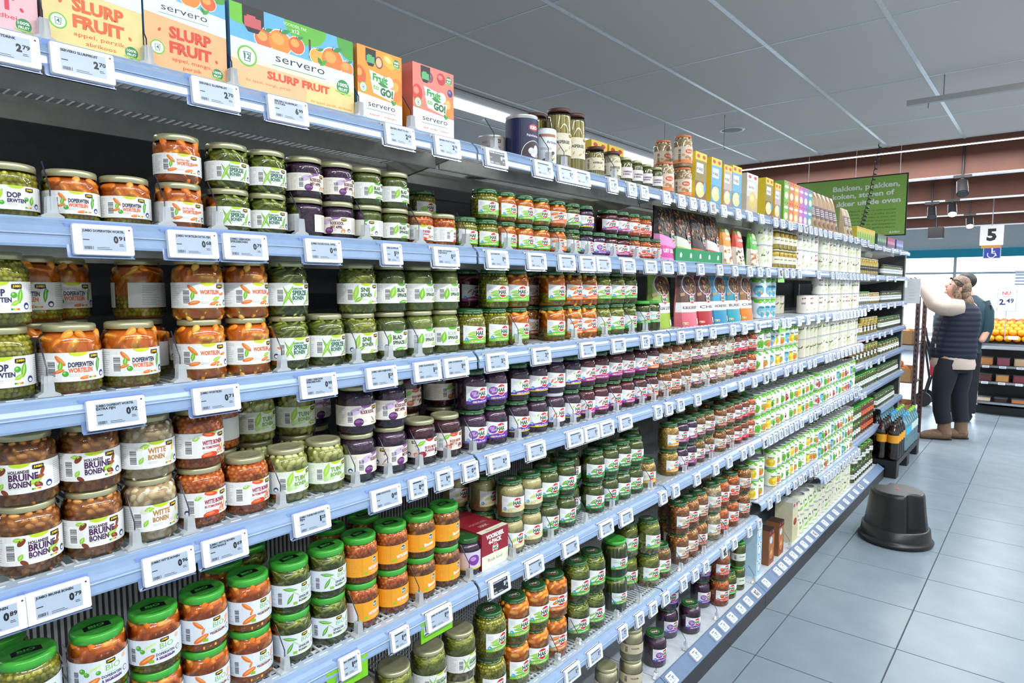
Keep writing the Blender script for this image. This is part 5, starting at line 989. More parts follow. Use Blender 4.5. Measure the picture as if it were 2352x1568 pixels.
S(1344, 'h_spinachM', 2, 4, dx=-.03); S(1400, 'h_spinachM', 2, 4, dx=-.09); S(1470, 'h_spinachM', 2, 4, dx=-.09); S(1302, 'h_spinachM', 2, 4, dx=-.09)
for u, k in ((1575, 'darkbean'), (1606, 'kapu'), (1640, 'brown'), (1668, 'chili'), (1700, 'tomato')): S(u, 'h_' + k + 'M', 2, 4, dx=-.09)
run(3.22, 4.26, ['canpeas', 'cancarrot', 'cancorn', 'canbeans', 'cancarrot', 'canpeas', 'canred'], 2, 4); run(4.29, 5.29, ['canred', 'canblue', 'canpeas', 'cancarrot', 'canred'], 2, 4)
run(5.34, 6.3, ['yellowp', 'pickle'], 1, 4); run(6.36, 7.3, ['olives', 'dill'], 1, 4)
# sixth shelf
for u, k in ((1026, 'mixgold'), (1093, 'mixgold'), (950, 'mixgold'), (868, 'mixgold')): S(u, k, 2, 5)
for u, k, n in ((1162, 'peasL', 2), (1216, 'dwL', 2), (1252, 'dwL', 2), (1291, 'carrotL', 2), (1354, 'beansL', 2), (1384, 'beansL', 2)): S(u, 'h_' + k, n, 5)
S(1440, 'haricot', 2, 5); S(1465, 'h_mixbeanL', 2, 5, dx=-.05)
for u, k, n in ((1499, 'mixbean', 2), (1532, 'kapuL', 1), (1582, 'brown', 2), (1604, 'brown', 2), (1623, 'brown', 2), (1655, 'white', 2), (1671, 'tomato', 2), (1697, 'tomato', 2), (1723, 'brown', 2)): S(u, 'h_' + k + 'L', n, 5)
for u, k in ((1340, 'peas'), (1335, 'beans'), (1560, 'brown'), (1640, 'white')): S(u, 'h_' + k + 'L', 2, 5, dx=-.1) if k != 'peas' else None
run(3.22, 3.42, ['cancorn', 'cancarrot'], 2, 5); run(3.5, 4.26, ['cancorn', 'cancarrot', 'canpeas', 'canbeans'], 2, 5); run(4.29, 5.29, ['cancarrot', 'canblue', 'canpeas', 'canred'], 3, 5)
for y0_, y1_ in ((3.5, 4.26), (4.29, 5.29)):
    run(y0_ - .2 if y0_ < 4 else y0_, y1_, ['canpeas', 'cancarrot', 'canred'], 2, 4, dx=-.08); run(y0_, y1_, ['canbeans', 'cancorn'], 2 if y0_ < 4 else 3, 5, dx=-.08)
run(5.34, 6.3, ['pickle'], 1, 5); run(6.36, 7.3, ['olives'], 1, 5); run(5.34, 5.8, ['pickle'], 2, 6); run(5.81, 6.3, ['peppers'], 2, 6); run(6.36, 7.2, ['olives'], 1, 6)
# base deck
S(1476, 'tan', 2, 7); S(1420, 'tan', 1, 7, dx=-.04)
for u, k, n in ((1531, 'h_cabbageL', 1), (1557, 'h_cabbageL', 2), (1609, 'h_cabbageL', 1), (1632, 'h_cabbageL', 2), (1651, 'h_tomatoL', 2), (1673, 'h_beansL', 1)): S(u, k, n, 7, dx=(-.06 if n == 2 and 'cab' in k else 0))
S(1711, 'pickle', 2, 7)
for u, k, n in ((1748, 'cartonBlue', 3), (1778, 'cartonBrown', 1), (1800, 'cartonBrown', 1), (1832, 'tinTower', 1)): S(u, k, n, 7)
S(None, 'cantomato', 2, 7, Y=3.88); run(3.93, 4.26, ['canbig'], 2, 7); run(4.3, 5.28, ['canbig', 'canwhite', 'canwhite'], 2, 7); run(5.34, 6.02, ['pickle', 'olives'], 2, 7)

# look-alikes that stand next to something else say so in their label
from collections import Counter
def short(key): w = PROD[key]['words'].split(' under')[0].split(' with')[0].split(' in a')[0].split(','); return ' '.join(w[0].split()[-3:])
cnt = Counter(g['lb'] for g in GOODS); new = {}
for i, g in enumerate(GOODS):
    if cnt[g['lb']] < 2: continue
    nb = [(q['y'] - g['y'], q) for q in GOODS if q['row'] == g['row'] and q['key'] != g['key'] and abs(q['x'] - g['x']) < .06 and abs(q['y'] - g['y']) < .14 and abs(q['z'] - g['z']) < .06]
    if not nb: continue
    d, q = min(nb, key=lambda e: abs(e[0]))
    if abs(d) > PROD[g['key']]['R'] + PROD[q['key']]['R'] + .03: continue
    l2 = g['lb'] + ', beside ' + short(q['key'])
    for a_, b_ in ((' slanted', ''), (' under a ', ', '), (' under ', ', '), (' of a stack', ''), (' with carrots on top', ' and carrots'), (' with leafy print', ''), (' with carrot print', ''), (' with crossed bean pods', ''), (' with an apple', ''), (' with one round leaf', ''), (' with pale lettering', ''), (' white and', '')):
        if len(l2.split()) > 16: l2 = l2.replace(a_, b_)
    if len(l2.split()) <= 16 and l2 != g['lb']: new[i] = l2
c2 = Counter(new.values())
for i, l2 in new.items():
    if c2[l2] == 1: GOODS[i]['o']['label'] = l2

# ------------------------------------------------------------ electronic price tags
TW = {'w': (.078, .044), 's': (.05, .044)}
TAGM = {}
for k, (w, h) in TW.items():
    mb = MB(); a = Art(); a.rrect(0, 0, w * 1000, h * 1000, 3, WHITEP, 0); pts = a.t[0][0]; n = len(pts)
    vs = [(0, x / 1000, y / 1000) for x, y in pts] + [(.0072, x / 1000, y / 1000) for x, y in pts] + [(.008, w / 2 + (x / 1000 - w / 2) * .985, h / 2 + (y / 1000 - h / 2) * .97) for x, y in pts]
    mb.add(vs, [(i, (i + 1) % n, n + (i + 1) % n, n + i) for i in range(n)] + [(n + i, n + (i + 1) % n, 2 * n + (i + 1) % n, 2 * n + i) for i in range(n)] + [tuple(range(2 * n, 3 * n))], WHITEP)
    d = Art(); d.ell(w * 1000 - 5, h * 1000 - 6, 1.3, 1.3, P('2a2c38'), 1); lay(mb, d, flat_x(.008, 0, 0), 1e6)
    hb = MB(); hb.prism([(-.0025, h + .004), (-.0025, -.003), (.0035, -.004), (.0035, -.0025), (-.0015, -.001), (-.0015, h + .004)], -.006, w + .001, HOLDER)
    TAGM[k] = (mb.mesh('tag_frame'), hb.mesh('tag_holder'))
_scr = {}
def screen_mesh(kind, name, price, dark):
    k = (kind, name, price, dark)
    if k in _scr: return _scr[k]
    w, h = TW[kind][0] * 1000, 44; a = Art(); bg = P('22242c', .3) if dark else SCREEN; ink = P('cfd6e0') if dark else INK
    x0, x1 = (11, w - 11) if kind == 'w' else (8, w - 9); a.rect(x0, 6, x1, h - 6, bg, 1)
    if name:
        for i, s in enumerate(name.split('/')): a.text(s, x0 + 1, h - 10.8 - 4.4 * i, 3.2, ink, 2, w=min(x1 - x0 - 2, 2.5 * len(s)), bold=.05)
    else: a.rect(x0 + 1, h - 10.4, x1 - 8, h - 8, ink, 2)
    eu, ct = price.split('.'); a.text(ct, x1 - .5, 22.5, 5.4, ink, 2, al='R', w=8.5, bold=.04); a.text(eu, x1 - 9.6, 18.5, 9.4, ink, 2, al='R', w=6.4 if eu != '1' else 3.4, bold=.06)
    a.bars(x0 + 2, 8, x0 + (14 if kind == 'w' else 9), 12.5, ink, 2, 8, False); a.lines(x0 + 18 if kind == 'w' else x0 + 12, 7.5, x1 - 14 if kind == 'w' else x1 - 6, 12, 2, ink, 2, .7); a.lines(x1 - 9, 13, x1 - 1, 17, 2, ink, 2, .8); a.rect(x0 + 1, 21, x0 + 9, 22.3, ink, 2)
    mb = MB(); lay(mb, a, flat_x(.008, 0, 0), 1e6); _scr[k] = mb.mesh('tag_screen'); return _scr[k]
def price_tag(u, row, kind='w', name='', price='1.09', dark=False, Y=None, bay=None):
    w, h = TW[kind]
    for b in range(7):
        if row < 7 and row >= len(Z6[b]): continue
        z = (Z6[b][row] - .006 - h) if row < 7 else .0875; xr = XR[b] + .0035 if row < 7 else -1.0335
        y = (Y if Y is not None else Yu(u, xr, z + h / 2)) - w / 2
        if JO[b] <= y + w / 2 < JO[b + 1]: break
    pr = price.replace('.', ' euro ')
    if name: lb = 'price tag reading %s %s on the %s' % (name.replace('/', ' ').lower().replace('jumbo ', ''), price, SHN[row])
    else: lb = ('small' if kind == 's' else 'wide') + (' dark' if dark else '') + ' electronic price tag showing %s under %s on the %s' % (price, short(min((q for q in PLACED[row] if q[0] + q[3] / 2 > -1.18), key=lambda q: abs(q[1] - y - w / 2))[5]), SHN[row])
    t = thing('price_tag', lb, 'price tag', (xr, y, z), 0, 'electronic price tags on the ' + SHN[row])
    fm, hm = TAGM[kind]; link('tag_frame', fm, t); link('tag_screen', screen_mesh(kind, name, price, dark), t)
    if row < 7: link('tag_holder', hm, t)
    t.rotation_euler = (0, math.radians(-8 if row < 7 else -57), 0)
    return t
T_ = price_tag
for u, n, p in ((8, 'JUMBO FRUITDRINK', '2.79'), (190, 'SERVERO SLURPFRUIT', '2.70'), (495, 'SERVERO SLURPFRUIT', '2.70'), (661, 'SERVERO SLURPFRUIT/12 STUKS', '6.99'), (918, 'SERVERO FRUIT TO GO', '2.69'), (1027, 'SERVERO FRUIT TO GO', '2.70')): T_(u, 0, 'w', n, p)
T_(1139, 0, 'w', 'Tijdelijk niet leverbaar', '0.00', True)
for u, n, p in ((237, 'JUMBO DOPERWTEN WORTEL', '0.91'), (443, 'JUMBO WORTELEN EXTRA FIJN', '0.68'), (563, 'JUMBO GEBROKEN/SPERZIEBONEN', '0.79'), (742, 'JUMBO RODE KOOL APPEL', '0.49'), (1024, 'JUMBO WITTE BONEN/TOMATENSAUS', '0.57'), (1142, 'HAK DOPERWTEN', '1.85')): T_(u, 1, 'w', n, p)
T_(900, 1, 's', 'JUMBO BLADSPINAZIE', '1.29')
for u, n, p in ((267, 'JUMBO DOPERWT WORTEL/EXTRA FIJN', '0.92'), (497, 'JUMBO WORTELEN', '0.71'), (731, 'JUMBO GEBROKEN/SPERZIEBONEN', '0.90'), (876, 'JUMBO GESN SNIJBONEN', '1.29'), (981, 'JUMBO BLADSPINAZIE', '1.55'), (1047, 'JUMBO ROOMSPINAZIE', '1.09'), (1141, 'HAK DOPERWTEN', '2.22')): T_(u, 2, 'w', n, p)
for u, n, p in ((-20, 'JUMBO BRUINE BONEN', '0.89'), (134, 'JUMBO BRUINE BONEN', '0.79'), (388, 'JUMBO WITTE BONEN', '0.96'), (517, 'JUMBO WITTE BONEN/TOMATENSAUS', '0.69'), (716, 'JUMBO TUINBONEN EXTRA/FIJN', '1.25'), (886, 'JUMBO RODE KOOL', '0.85'), (1145, 'HAK RODE KOOL', '2.09')): T_(u, 3, 'w', n, p)
for u, p in ((959, '0.89'), (1020, '1.49'), (1080, '0.99')): T_(u, 3, 's', '', p)
T_(803, 4, 's', 'BIO SPERZIE', '1.09'); T_(918, 4, 's', '', '1.09'); T_(1008, 4, 'w', 'JUMBO BIO BRUINE BONEN', '1.09'); T_(1147, 4, 'w', 'HAK RODE KOOL 4-PACK', '5.15', True)
PR = ('1.69', '1.79', '2.09', '2.19', '1.49', '2.49', '1.75', '1.59', '2.29', '1.39')
def seq(row, us, kind='s'):
    for i, u in enumerate(us): price_tag(u, row, kind, '', PR[(i * 3 + row) % 10], i % 9 == 7)
seq(0, (1247, 1300, 1336), 'w'); seq(0, (1407, 1451, 1479, 1530, 1565, 1591, 1614, 1636, 1662, 1695, 1722, 1749, 1781, 1797, 1815, 1837, 1850, 1862, 1873, 1884, 1895, 1906, 1918, 1940, 1953, 1965, 1980, 1995, 2012, 2030, 2050, 2068))
seq(1, (1232, 1301, 1348, 1385, 1443, 1494, 1533), 'w'); seq(1, (1566, 1609, 1653, 1688, 1722, 1745, 1764, 1792, 1806, 1820, 1836, 1880, 1912) + tuple(range(1922, 1996, 8)) + (2015, 2037, 2056))
seq(2, (1243, 1349, 1420), 'w'); seq(2, (1481, 1512, 1564, 1605, 1637, 1683, 1710, 1740, 1781, 1800, 1812, 1836, 1856, 1879, 1899) + tuple(range(1915, 1990, 8)) + (1995, 2010, 2022, 2040, 2055, 2074))
seq(3, (1231, 1320, 1358, 1393, 1436), 'w'); seq(3, (1511, 1536, 1563, 1602, 1662, 1702, 1733, 1759, 1777, 1806, 1825, 1839, 1859, 1871) + tuple(range(1898, 1985, 9)) + (1991, 2004, 2020, 2032, 2048))
seq(4, (1227, 1310, 1392, 1438), 'w'); seq(4, (1523, 1552, 1601, 1644, 1675, 1708, 1726) + tuple(range(1757, 1850, 12)) + (1862, 1874) + tuple(range(1892, 1982, 9)) + (1990, 2000, 2018, 2030))
seq(5, (1314, 1366), 'w'); seq(5, (1431, 1469, 1500, 1529, 1570, 1597, 1621, 1663, 1687, 1721, 1744, 1768, 1787, 1810, 1826, 1838, 1848, 1862, 1873, 1882) + tuple(range(1896, 1992, 7)))
seq(7, (1552, 1606, 1651, 1670, 1689, 1709, 1726, 1744, 1767, 1793, 1804, 1816, 1829, 1841, 1853, 1865, 1877, 1889, 1901, 1913, 1925, 1937, 1949, 1960, 1971, 1982, 1994))
# green offer cards behind three of the tags
CARD = P('7ac61e', .35)
for u, row, lb in ((803, 4, 'bright green offer card behind the tag under organic beans'), (1008, 4, 'bright green offer card behind the tag under orange-labelled beans'), (1797, 1, 'bright green offer card hanging below the second shelf rail by the cans'), (1800, 2, 'bright green offer card below the third shelf rail by the cans')):
    b = max(i for i in range(7) if JO[i] <= Yu(u, -1.06, Z6[0][row])); z = Z6[0][row] - .055; y = Yu(u, -1.06, z)
    mb = MB(); mb.box((-.0012, -.05, -.018), (0, .05, .03), CARD, 0); tag(link('offer_card', mb.mesh('offer_card'), None, (-1.0655, y, z)), lb, 'card', 'green offer cards on the rails')

# ------------------------------------------------------------ clear dividers between the goods
pl = [(0, .010), (0, .042), (-.03, .082), (-.30, .082), (-.30, .010)]
mb = MB(); mb.prism(pl, -.0004, .0004, PLATE); plate_me = mb.mesh('divider_plate')
mb = MB(); EDGE = M('divider_edge', (.03, .035, .07), .25); mb.tube([(.0004, 0, .012), (.0004, 0, .042), (-.03, 0, .0825)], .0011, EDGE, 5); edge_me = mb.mesh('divider_edge')
FOOT = glass_mat('foot_plastic', (.9, .93, .95), rough=.1, body=.45, bodycol=(.85, .88, .9)); mb = MB(); mb.prism([(-.014, 0), (.014, 0), (.014, .003), (.007, .007), (.0055, .03), (-.0055, .03), (-.007, .007), (-.014, .003)], -.006, .008, FOOT, axis='x'); foot_me = mb.mesh('divider_foot')
DIV = {1: (119, 377, 487, 683, 834, 958, 1073, 1163, 1276, 1310, 1345, 1404, 1461, 1505), 2: (106, 418, 637, 811, 889, 961, 1190, 1320, 1391, 1451, 1479), 3: (306, 436, 647, 815, 888, 961, 1025, 1080, 1190, 1275, 1311, 1350, 1413, 1470, 1500, 1530, 1575, 1625), 4: (658, 821, 961, 1079, 1172, 1262, 1337, 1400, 1490, 1570, 1625, 1680), 5: (1280, 1320, 1405, 1440, 1480, 1563, 1620, 1664), 0: (97, 332, 527, 824, 950, 1056, 1222, 1250, 1290, 1412), 7: (1515, 1570, 1627, 1665, 1735, 1820)}
USED = set()
for row, us in DIV.items():
    for u in us:
        z = Z6[0][row] if row < 7 else DECK; x = -1.098 if row < 7 else -1.094; y = Yu(u, x, z + .02)
        fr = sorted((q[1] - q[2], q[1] + q[2], q[5]) for q in PLACED[row] if q[0] + (q[3] / 2) > -1.16); gaps = [((a1 + b0) / 2, ka, kb) for (a0, a1, ka), (b0, b1, kb) in zip(fr, fr[1:]) if b0 - a1 > .0007]
        if not gaps: continue
        y, ka, kb = min(gaps, key=lambda g: abs(g[0] - y)); wd = ('between two %s' % short(ka)) if ka == kb else 'between %s and %s' % (short(ka), short(kb))
        if y in USED: continue
        USED.add(y)
        t = thing('shelf_divider', 'clear divider with dark edge %s, %s' % (wd, SHN[row]), 'divider', (x, y, z + .0024), 0, 'clear dividers on the ' + SHN[row])
        link('divider_plate', plate_me, t); link('divider_edge', edge_me, t); link('divider_foot', foot_me, t)
# ------------------------------------------------------------ things on the ceiling
t = thing('ceiling_speaker', 'round grey ceiling speaker set flush in a panel', 'speaker', (-2.21, 5.56, CEIL)); mb = MB(); mb.lathe([(.001, -.012), (.07, -.011), (.085, -.006)], M('speaker_grille', (.33, .33, .33), .7), 28, cap=False); part('grille', mb, t); mb = MB(); mb.lathe([(.085, -.007), (.095, -.009), (.105, -.003), (.106, 0)], WHITEP, 28, cap=False); part('rim', mb, t)
mb = MB(); p0 = Vector((0, 0, 0)); mb.tube([(0, .012, -.012), (0, .004, -.002), (0, -.004, -.006), (0, 0, -.03), (0, 0, -.24), (0, .006, -.262), (0, .018, -.262), (0, .022, -.248)], .0018, P('6a7076'), 5); tag(link('ceiling_hook', mb.mesh('ceiling_hook'), None, (-2.06, 5.03, CEIL - .004)), 'thin wire hook hanging from the ceiling near the speaker', 'hook')
mb = MB(); mb.tube([(0, 0, 0), (0, 0, -.12), (0, .008, -.15)], .0018, P('6a7076'), 5); tag(link('ceiling_hook', mb.mesh('ceiling_hook'), None, (-2.55, 4.99, CEIL - .004)), 'short wire hook hanging above the stacked bean jars', 'hook')
t = thing('hanging_bar', 'unlit grey light bar hung on a thin wire under the ceiling', 'light bar', (-.82, 5.0, 2.775)); mb = MB(); mb.box((0, -.02, 0), (2.3, .02, .035), P('a7a8a8')); part('bar', mb, t)
for x in (.2, 1.3): mb = MB(); mb.tube([(x, 0, .035), (x, 0, CEIL - 2.776)], .003, P('888888'), 5); part('suspension_wire', mb, t)
for x in (.12, .62, .7): mb = MB(); mb.tube([(x, 0, 0), (x, 0, -.03)], .003, P('777777'), 5); part('clip', mb, t)
# coiled black cord
a, b = Vector((-1.345, 6.98, CEIL - .002)), Vector((-1.24, 5.72, 1.95)); mb = MB(); pts = []; d = (b - a).normalized(); e1 = d.cross(Vector((1, 0, 0))).normalized(); e2 = d.cross(e1)
for k in range(0, 221): f = k / 220; an = f * 2 * math.pi * 22; sag = Vector((0, 0, -.10 * math.sin(math.pi * f))); pts.append(a.lerp(b, f) + sag + (e1 * math.cos(an) + e2 * math.sin(an)) * .014)
mb.tube(pts, .0045, BLACK, 4); tag(link('coiled_cord', mb.mesh('coiled_cord')), 'black coiled cord hanging from the ceiling in front of the green sign', 'cord')
# green sign over the shelving
SY = 7.12; tl, tr, br = ony(1833, 424, SY), ony(2084, 399, SY), ony(2081, 537, SY); sw, shh = (tr.x - tl.x), tr.z - br.z
t = thing('hanging_sign', 'large green hanging sign with white lettering and a potato picture', 'sign', (tl.x, SY, br.z)); mb = MB(); mb.box((-.012, .002, -.012), (sw + .012, .014, shh + .012), P('26241f')); part('sign_border', mb, t)
mb = MB(); A = Art(); w, h = sw * 1000, shh * 1000; A.rect(0, 0, w, h, P('86b052'), 1)
for i, s in enumerate(('Bakken, prakken,', 'koken, stoven of', 'lekker uit de oven')): A.text(s, w * .345, h * (.80 - .135 * i), h * .085, P('e6ece0'), 3, w=w * (.60, .555, .61)[i], bold=.03, rot=1)
for i in range(6): A.text(('Aardappels zijn er in vele soorten', 'en maten. Wist u welke soort', 'het meest geschikt is voor uw', 'gerecht? Op zakken staat precies', 'waarvoor u de aardappelen', 'het best kunt gebruiken.')[i], w * .45, h * (.42 - .06 * i), h * .028, P('2f4a24'), 3, w=w * .47, bold=0)
for x, y, rx, ry, r in ((.2, .62, .15, .12, 10), (.1, .5, .13, .12, -20), (.28, .5, .12, .1, 30), (.16, .36, .16, .12, 0), (.3, .34, .09, .08, 0)): A.ell(w * x, h * y, w * rx, h * ry, P('b08a5c'), 3, r, 18); A.ell(w * (x - .02), h * (y + .03), w * rx * .6, h * ry * .5, P('c6a274'), 4, r, 14)
A.text('JUMBO', w * .87, h * .03, h * .028, P('e6ece0'), 3, w=w * .09, bold=.03); lay(mb, A, flat_y(.002, 0, 0), 1e6); part('sign_face', mb, t)
for x in (.1, sw * .55, sw - .06): mb = MB(); mb.tube([(x, .008, shh), (x, .008, CEIL - br.z - .004)], .0025, P('d8dce0'), 4); part('hanger', mb, t)
# spot lamps on the timber beams
def spot(x, y, z, lit, lb):
    t = thing('spot_lamp', lb, 'spot lamp', (x, y, z)); mb = MB(); mb.box((-.08, -.02, .10), (.08, .02, .125), BLACK); mb.tube([(0, 0, .12), (0, 0, 3.06 - z)], .012, BLACK, 6); part('track', mb, t)
    mb = MB(); mb.tube([(0, 0, .1), (0, 0, .03)], .014, BLACK, 8); part('joint', mb, t)
    d = Vector((.12, -.6, -.9)).normalized(); mb = MB(); mb.tube([Vector((0, 0, .03)) - d * .03, Vector((0, 0, .03)) + d * .13], [.05, .055], BLACK, 16); part('can', mb, t)
    mb = MB(); c = Vector((0, 0, .03)) + d * .131; mb.tube([c, c + d * .004], .047, M('spot_lens', (1, 1, 1), .3, var=0, emit=9) if lit else P('3a3c40', .15), 16); part('lens', mb, t)
for u, v, y, lit, lb in ((2210, 425, 8.22, False, 'unlit black spot lamp under the first timber beam'), (2140, 482, 10.4, False, 'unlit black spot lamp under the second timber beam'), (2187, 476, 10.4, True, 'glowing black spot lamp under the second timber beam'), (2227, 506, 12.6, True, 'glowing black spot lamp under the third timber beam')):
    q = ony(u, v, y); spot(q.x, y, q.z - .02, lit, lb)
q = ony(2150, 535, 14.5); mb = MB(); mb.box((-.12, -.1, -.1), (.12, .1, .1), BLACK, .02); t = thing('projector_box', 'square black box hung under the last timber beam', 'box', tuple(q)); part('case', mb, t); mb = MB(); mb.tube([(0, 0, .1), (0, 0, 3.06 - q.z)], .02, BLACK, 8); part('mount', mb, t)
# checkout signs
QY = 11.0; a, b = ony(2252, 519, QY), ony(2304, 562, QY); w, h = b.x - a.x, a.z - b.z
t = thing('checkout_sign', 'white hanging board with a black number five', 'sign', (a.x, QY, b.z)); mb = MB(); mb.box((0, 0, 0), (w, .02, h), WHITEP); A = Art(); A.text('5', w * 500, h * 260, h * 560, P('1c1c1c'), 2, al='C', w=w * 420, bold=.05); lay(mb, A, flat_y(-.001, 0, 0), 1e6); part('board', mb, t); mb = MB(); mb.box((.02, -.003, -.04), (w - .02, .02, 0), P('b8884a')); part('wooden_foot', mb, t); mb = MB(); mb.tube([(w / 2, .01, h), (w / 2, .01, 3.05 - b.z)], .006, P('9aa0a6'), 5); part('hanger', mb, t)
a, b = ony(2259, 567, QY), ony(2298, 593, QY); w, h = b.x - a.x, a.z - b.z
t = thing('wheelchair_sign', 'blue square sign with a white wheelchair symbol', 'sign', (a.x, QY, b.z)); mb = MB(); mb.box((0, 0, 0), (w, .015, h), P('aab4cc')); A = Art(); W1, H1 = w * 1000, h * 1000; A.rect(8, 8, W1 - 8, H1 - 8, P('2b3f96'), 1); wh = P('dfe6f2')
A.ell(W1 * .5, H1 * .82, W1 * .055, H1 * .06, wh, 3); A.rect(W1 * .47, H1 * .45, W1 * .54, H1 * .74, wh, 3); A.rect(W1 * .5, H1 * .58, W1 * .68, H1 * .63, wh, 3); A.poly([(W1 * .5, H1 * .42), (W1 * .5, H1 * .48), (W1 * .7, H1 * .48), (W1 * .7, H1 * .42)], wh, 3); A.poly([(W1 * .66, H1 * .46), (W1 * .71, H1 * .46), (W1 * .78, H1 * .2), (W1 * .73, H1 * .2)], wh, 3)
for k in range(16):
    a0, a1 = math.radians(150 + k * 14), math.radians(150 + (k + 1) * 14); c0, c1 = W1 * .47, H1 * .34; r0, r1 = W1 * .2, W1 * .245; A.poly([(c0 + r0 * math.cos(a0), c1 + r0 * math.sin(a0)), (c0 + r1 * math.cos(a0), c1 + r1 * math.sin(a0)), (c0 + r1 * math.cos(a1), c1 + r1 * math.sin(a1)), (c0 + r0 * math.cos(a1), c1 + r0 * math.sin(a1))], wh, 3)
lay(mb, A, flat_y(-.0005, 0, 0), 1e6); part('board', mb, t); mb = MB(); mb.tube([(w / 2, .008, h), (w / 2, .008, h + .02)], .004, P('9aa0a6'), 5); part('link', mb, t)

# ------------------------------------------------------------ on the floor: step stool, pallet of bottles, produce rack
t = thing('step_stool', 'black plastic kick step stool standing on the tiles', 'stool', (-.705, 4.62, 0), math.radians(-40)); BS = M('stool_plastic', (.009, .0095, .011), .36, var=.2, scale=60, bump=.05, bscale=300)
mb = MB(); mb.lathe([(.195, 0), (.208, .006), (.212, .02), (.205, .03), (.2, .034), (.196, .045), (.19, .098), (.18, .104)], BS, 48); part('base_skirt', mb, t)
def notch(a, z):
    k = 0
    for c in (0, math.pi): d = abs((a - c + math.pi) % (2 * math.pi) - math.pi); k = max(k, max(0, 1 - (d / .36) ** 2))
    return 1 - .3 * k ** .5
mb = MB(); mb.lathe([(.178, .1), (.174, .12), (.163, .2), (.152, .30), (.147, .317), (.138, .325), (.1, .3255), (.001, .3255)], BS, 64, cap=False, bulge=notch); part('step_body', mb, t)
mb = MB(); mb.lathe([(.001, .3258), (.135, .3258)], M('stool_tread', (.012, .012, .013), .3, .2, var=.2, scale=200), 64, cap=False, bulge=notch); part('tread', mb, t)
mb = MB(); mb.lathe([(.011, .3258), (.010, .328), (.001, .3285)], P('c8382c', .4), 14, cap=False); part('centre_cap', mb, t)
t = thing('plastic_pallet', 'black plastic display pallet under the drink bottles', 'pallet', (-.945, 6.1, 0)); mb = MB(); mb.box((-.42, 0, .10), (0, 1.15, .145), BLACK); part('pallet_top', mb, t)
for x in (-.42, -.255, -.09):
    for y in (0, .51, 1.03): mb = MB(); mb.box((x, y, 0), (x + .09, y + .12, .1), BLACK, .008); part('foot_block', mb, t)
def bottle(x, y, kind, lb, grp):
    o = thing('drink_bottle', lb, 'bottle', (x, y, .1455), _rr.uniform(0, 6), grp); H = .33; R = .042
    pr = [(.03, 0), (R * .95, .006), (R, .02), (R, .08), (R * .96, .09), (R, .1), (R, .2), (R * .97, .215), (R, .23), (R * .8, .265), (.016, .30), (.013, .305), (.013, .318)]
    mb = MB(); mb.lathe(pr, GLASS if kind == 'cola' else PET, 18, cap=False); part('shell', mb, o)
    mb = MB(); mb.lathe([(r * .95, z + .002) for r, z in pr[:9]] + [(.02, .27)], M('cola', (.035, .010, .008), .25) if kind == 'cola' else M('water', (.42, .60, .64), .15), 18); part('drink', mb, o)
    mb = MB(); mb.lathe([(.0155, .308), (.0155, .326), (.013, .329), (.001, .329)], P('1a1410') if kind == 'cola' else P('8ac832' if kind == 'lime' else '3fa0d8'), 14, cap=False); part('cap', mb, o)
    mb = MB(); mb.lathe([(R + .0008, .15), (R + .0008, .215)], P('eaa02a') if kind == 'cola' else P('4ab4d8' if kind == 'blue' else 'c8dcdc'), 18, cap=False); part('label', mb, o)
for x in (-.985, -1.072, -1.162, -1.25):
    for j in range(4 if x > -1.1 else 2): bottle(x, (6.155 if x > -1.1 else 6.385) + j * .092, 'cola', 'brown cola bottle with a yellow label on the pallet', 'cola bottles on the pallet')
for i, x in enumerate((-.985, -1.077, -1.169)):
    for j in range(7): k = 'blue' if j < 3 else 'lime'; bottle(x, 6.57 + j * .09, k, 'clear water bottle with a %s on the pallet' % ('blue label' if k == 'blue' else 'lime green cap'), '%s water bottles on the pallet' % k)
t = thing('produce_rack', 'brown slotted metal rack post frame behind the shelving end', 'rack', (-1.09, 7.8, 0)); PM = M('rack_steel', (.16, .10, .10), .45, .4)
for dx, dy in ((0, 0), (-.5, 0), (0, .45), (-.5, .45)):
    mb = MB(); mb.box((dx - .02, dy, 0), (dx + .02, dy + .035, 1.5), PM)
    for k in range(24): mb.box((dx - .006, dy - .0006, .1 + k * .055), (dx + .006, dy, .13 + k * .055), BLACK)
    part('post', mb, t)
for z in (.22, .60, 1.0): mb = MB(); mb.box((-.5, .03, z - .012), (0, .44, z), PM); part('rack_shelf', mb, t)
CB = P('b98d60', .7)
for zi, (z, col, nm, lb) in enumerate(((.22, '8a4a24', 'onion', 'brown onion'), (.60, 'e2822c', 'orange', 'orange'), (1.0, 'c98a4a', 'bread_roll', 'golden bread roll'))):
    t = thing('cardboard_tray', 'open cardboard tray of %ss on the produce rack' % lb, 'tray', (-1.09, 7.82, z)); mb = MB(); mb.box((-.48, 0, 0), (-.03, .40, .006), CB); part('tray_bottom', mb, t)
    for a, b in (((-.48, 0, .006), (-.03, .006, .14)), ((-.48, .394, .006), (-.03, .4, .14)), ((-.48, .006, .006), (-.474, .394, .14)), ((-.036, .006, .006), (-.03, .394, .14))): mb = MB(); mb.box(a, b, CB); part('tray_side', mb, t)
    mb = MB(); mb.blob((0, 0, 0), (Vector((.042, 0, 0)), Vector((0, .042, 0)), Vector((0, 0, .038))), P(col, .45, var=.12), 2); me = mb.mesh(nm)
    for lv in range(3):
        for i in range(5 - lv):
            for j in range(4 - lv): tag(link(nm, me, None, (-1.525 + (i + lv * .5) * .085, 7.875 + (j + lv * .5) * .088, z + .046 + lv * .062)), '%s heaped in the cardboard tray of the produce rack' % lb, nm.replace('_', ' '), lb + 's in the rack tray')
